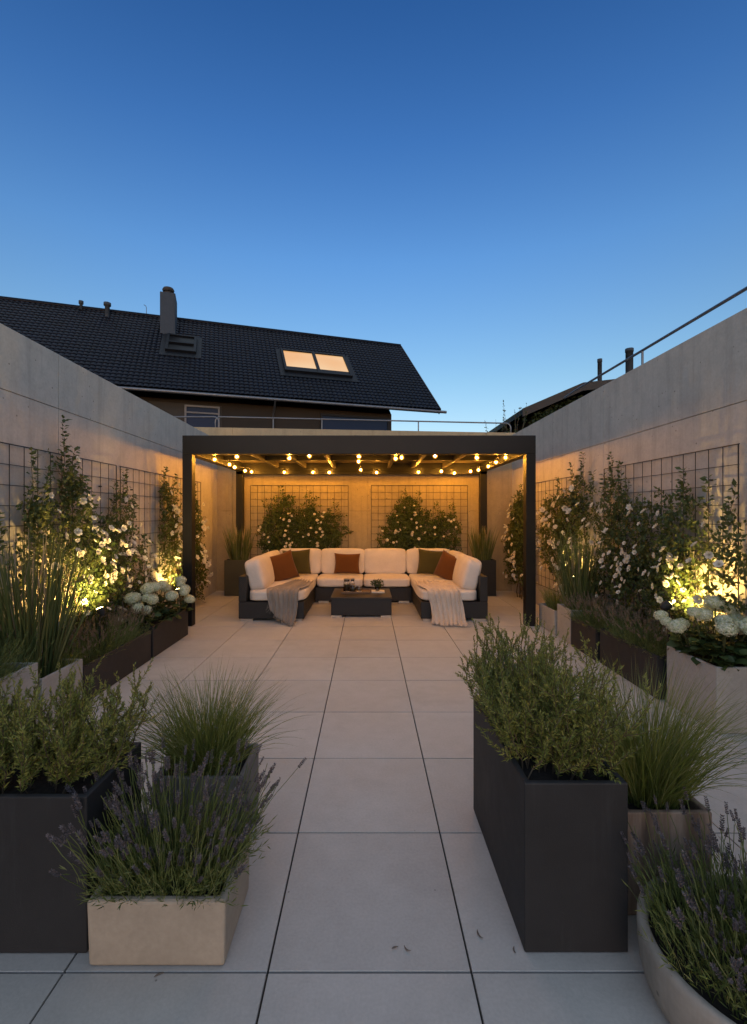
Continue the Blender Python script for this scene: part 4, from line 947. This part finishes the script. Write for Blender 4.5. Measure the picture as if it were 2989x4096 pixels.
st = Geo(); lf = Geo()
for i in range(16):
    b = arr(2.95 + U(-.12, .25), 9.75 + U(-.2, .2), 2.2); e = b + arr(U(-.4, .35), U(-.2, .2), U(.95, 1.75)); q = np.linspace(0, 1, 8)[:, None]
    p = b * (1 - q) + e * q + arr(U(-.1, .1), 0, 0) * np.sin(q * 3) ; st.tube(p, np.linspace(.008, .002, 8), 5)
    k = 26; tq = U(.35, 1, k)[None]; pp, dd = along(p[None], np.clip(tq, 0, .999)); lf.leaves(pp[0], dd[0] * .4 + rng.normal(0, .7, (k, 3)), rng.normal(size=(k, 3)), .055 * U(.5, 1.2, k), .026)
st.tube([(3.0, 9.7, 0), (3.0, 9.75, 1.2), (3.0, 9.75, 2.3)], [.03, .025, .02], 7)
build(st, 'stems', M['stem'], tw); build(lf, 'leaves', M['ivy'], tw)

# ------------------------------------------------------------------ sky, sun, camera
w = bpy.data.worlds.new("World"); sc.world = w; w.use_nodes = True; nt = w.node_tree; bg = nt.nodes['Background']
sky = nt.nodes.new('ShaderNodeTexSky'); sky.sky_type = 'NISHITA'; sky.sun_disc = False
SUN_EL, SUN_ROT = 6, 180
sky.sun_elevation = R(SUN_EL); sky.sun_rotation = R(SUN_ROT); sky.ozone_density = 3; sky.dust_density = .5; sky.air_density = 1
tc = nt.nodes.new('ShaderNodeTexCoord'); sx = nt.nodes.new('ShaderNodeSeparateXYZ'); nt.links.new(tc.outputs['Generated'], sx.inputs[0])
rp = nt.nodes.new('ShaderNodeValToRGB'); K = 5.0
stops = [(0, (2.9, 2.15, 1.95)), (.147, (3.1, 2.36, 2.1)), (.267, (2.6, 2.34, 2.14)), (.471, (1.8, 2.13, 2.5)), (.62, (1.08, 1.62, 2.28)), (.74, (.69, 1.25, 1.95)), (1, (5.0, 4.5, 3.35))]  # last stop, the unseen zenith, raised to add fill light
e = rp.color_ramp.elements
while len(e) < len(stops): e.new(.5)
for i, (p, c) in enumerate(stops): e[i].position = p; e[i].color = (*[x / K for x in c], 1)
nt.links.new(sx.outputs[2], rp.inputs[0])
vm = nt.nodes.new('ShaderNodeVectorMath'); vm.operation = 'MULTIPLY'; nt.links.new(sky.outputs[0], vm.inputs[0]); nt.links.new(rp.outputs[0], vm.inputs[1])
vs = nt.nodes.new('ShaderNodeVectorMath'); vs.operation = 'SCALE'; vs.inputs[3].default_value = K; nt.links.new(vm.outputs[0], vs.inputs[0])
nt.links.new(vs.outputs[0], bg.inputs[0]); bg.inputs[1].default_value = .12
sun = bpy.data.lights.new('sun', 'SUN'); sun.energy = 1.05; sun.angle = R(150); sun.color = (1, .985, .93)
so_ = bpy.data.objects.new('sun', sun); COL.objects.link(so_); so_.rotation_euler = (R(90 - 55), 0, 0); so_.location = (0, -5, 6)

cam = bpy.data.cameras.new('camera'); co = bpy.data.objects.new('camera', cam); COL.objects.link(co); sc.camera = co
co.location = (0, 0, 1.5); co.rotation_euler = (R(90), 0, 0)
cam.sensor_fit = 'HORIZONTAL'; cam.sensor_width = 36; cam.lens = 36 * 1033 / 1652; cam.shift_x = 13 / 1652; cam.shift_y = 3 / 1652
cam.clip_start = .05; cam.clip_end = 2000
sc.view_settings.view_transform = 'Standard'; sc.view_settings.look = 'None'; sc.view_settings.exposure = 0; sc.view_settings.gamma = 1
sc.render.engine = 'CYCLES'
cy = sc.cycles; cy.use_denoising = True; cy.max_bounces = 8; cy.diffuse_bounces = 4; cy.glossy_bounces = 3; cy.transmission_bounces = 6; cy.sample_clamp_indirect = 4; cy.caustics_reflective = False; cy.caustics_refractive = False
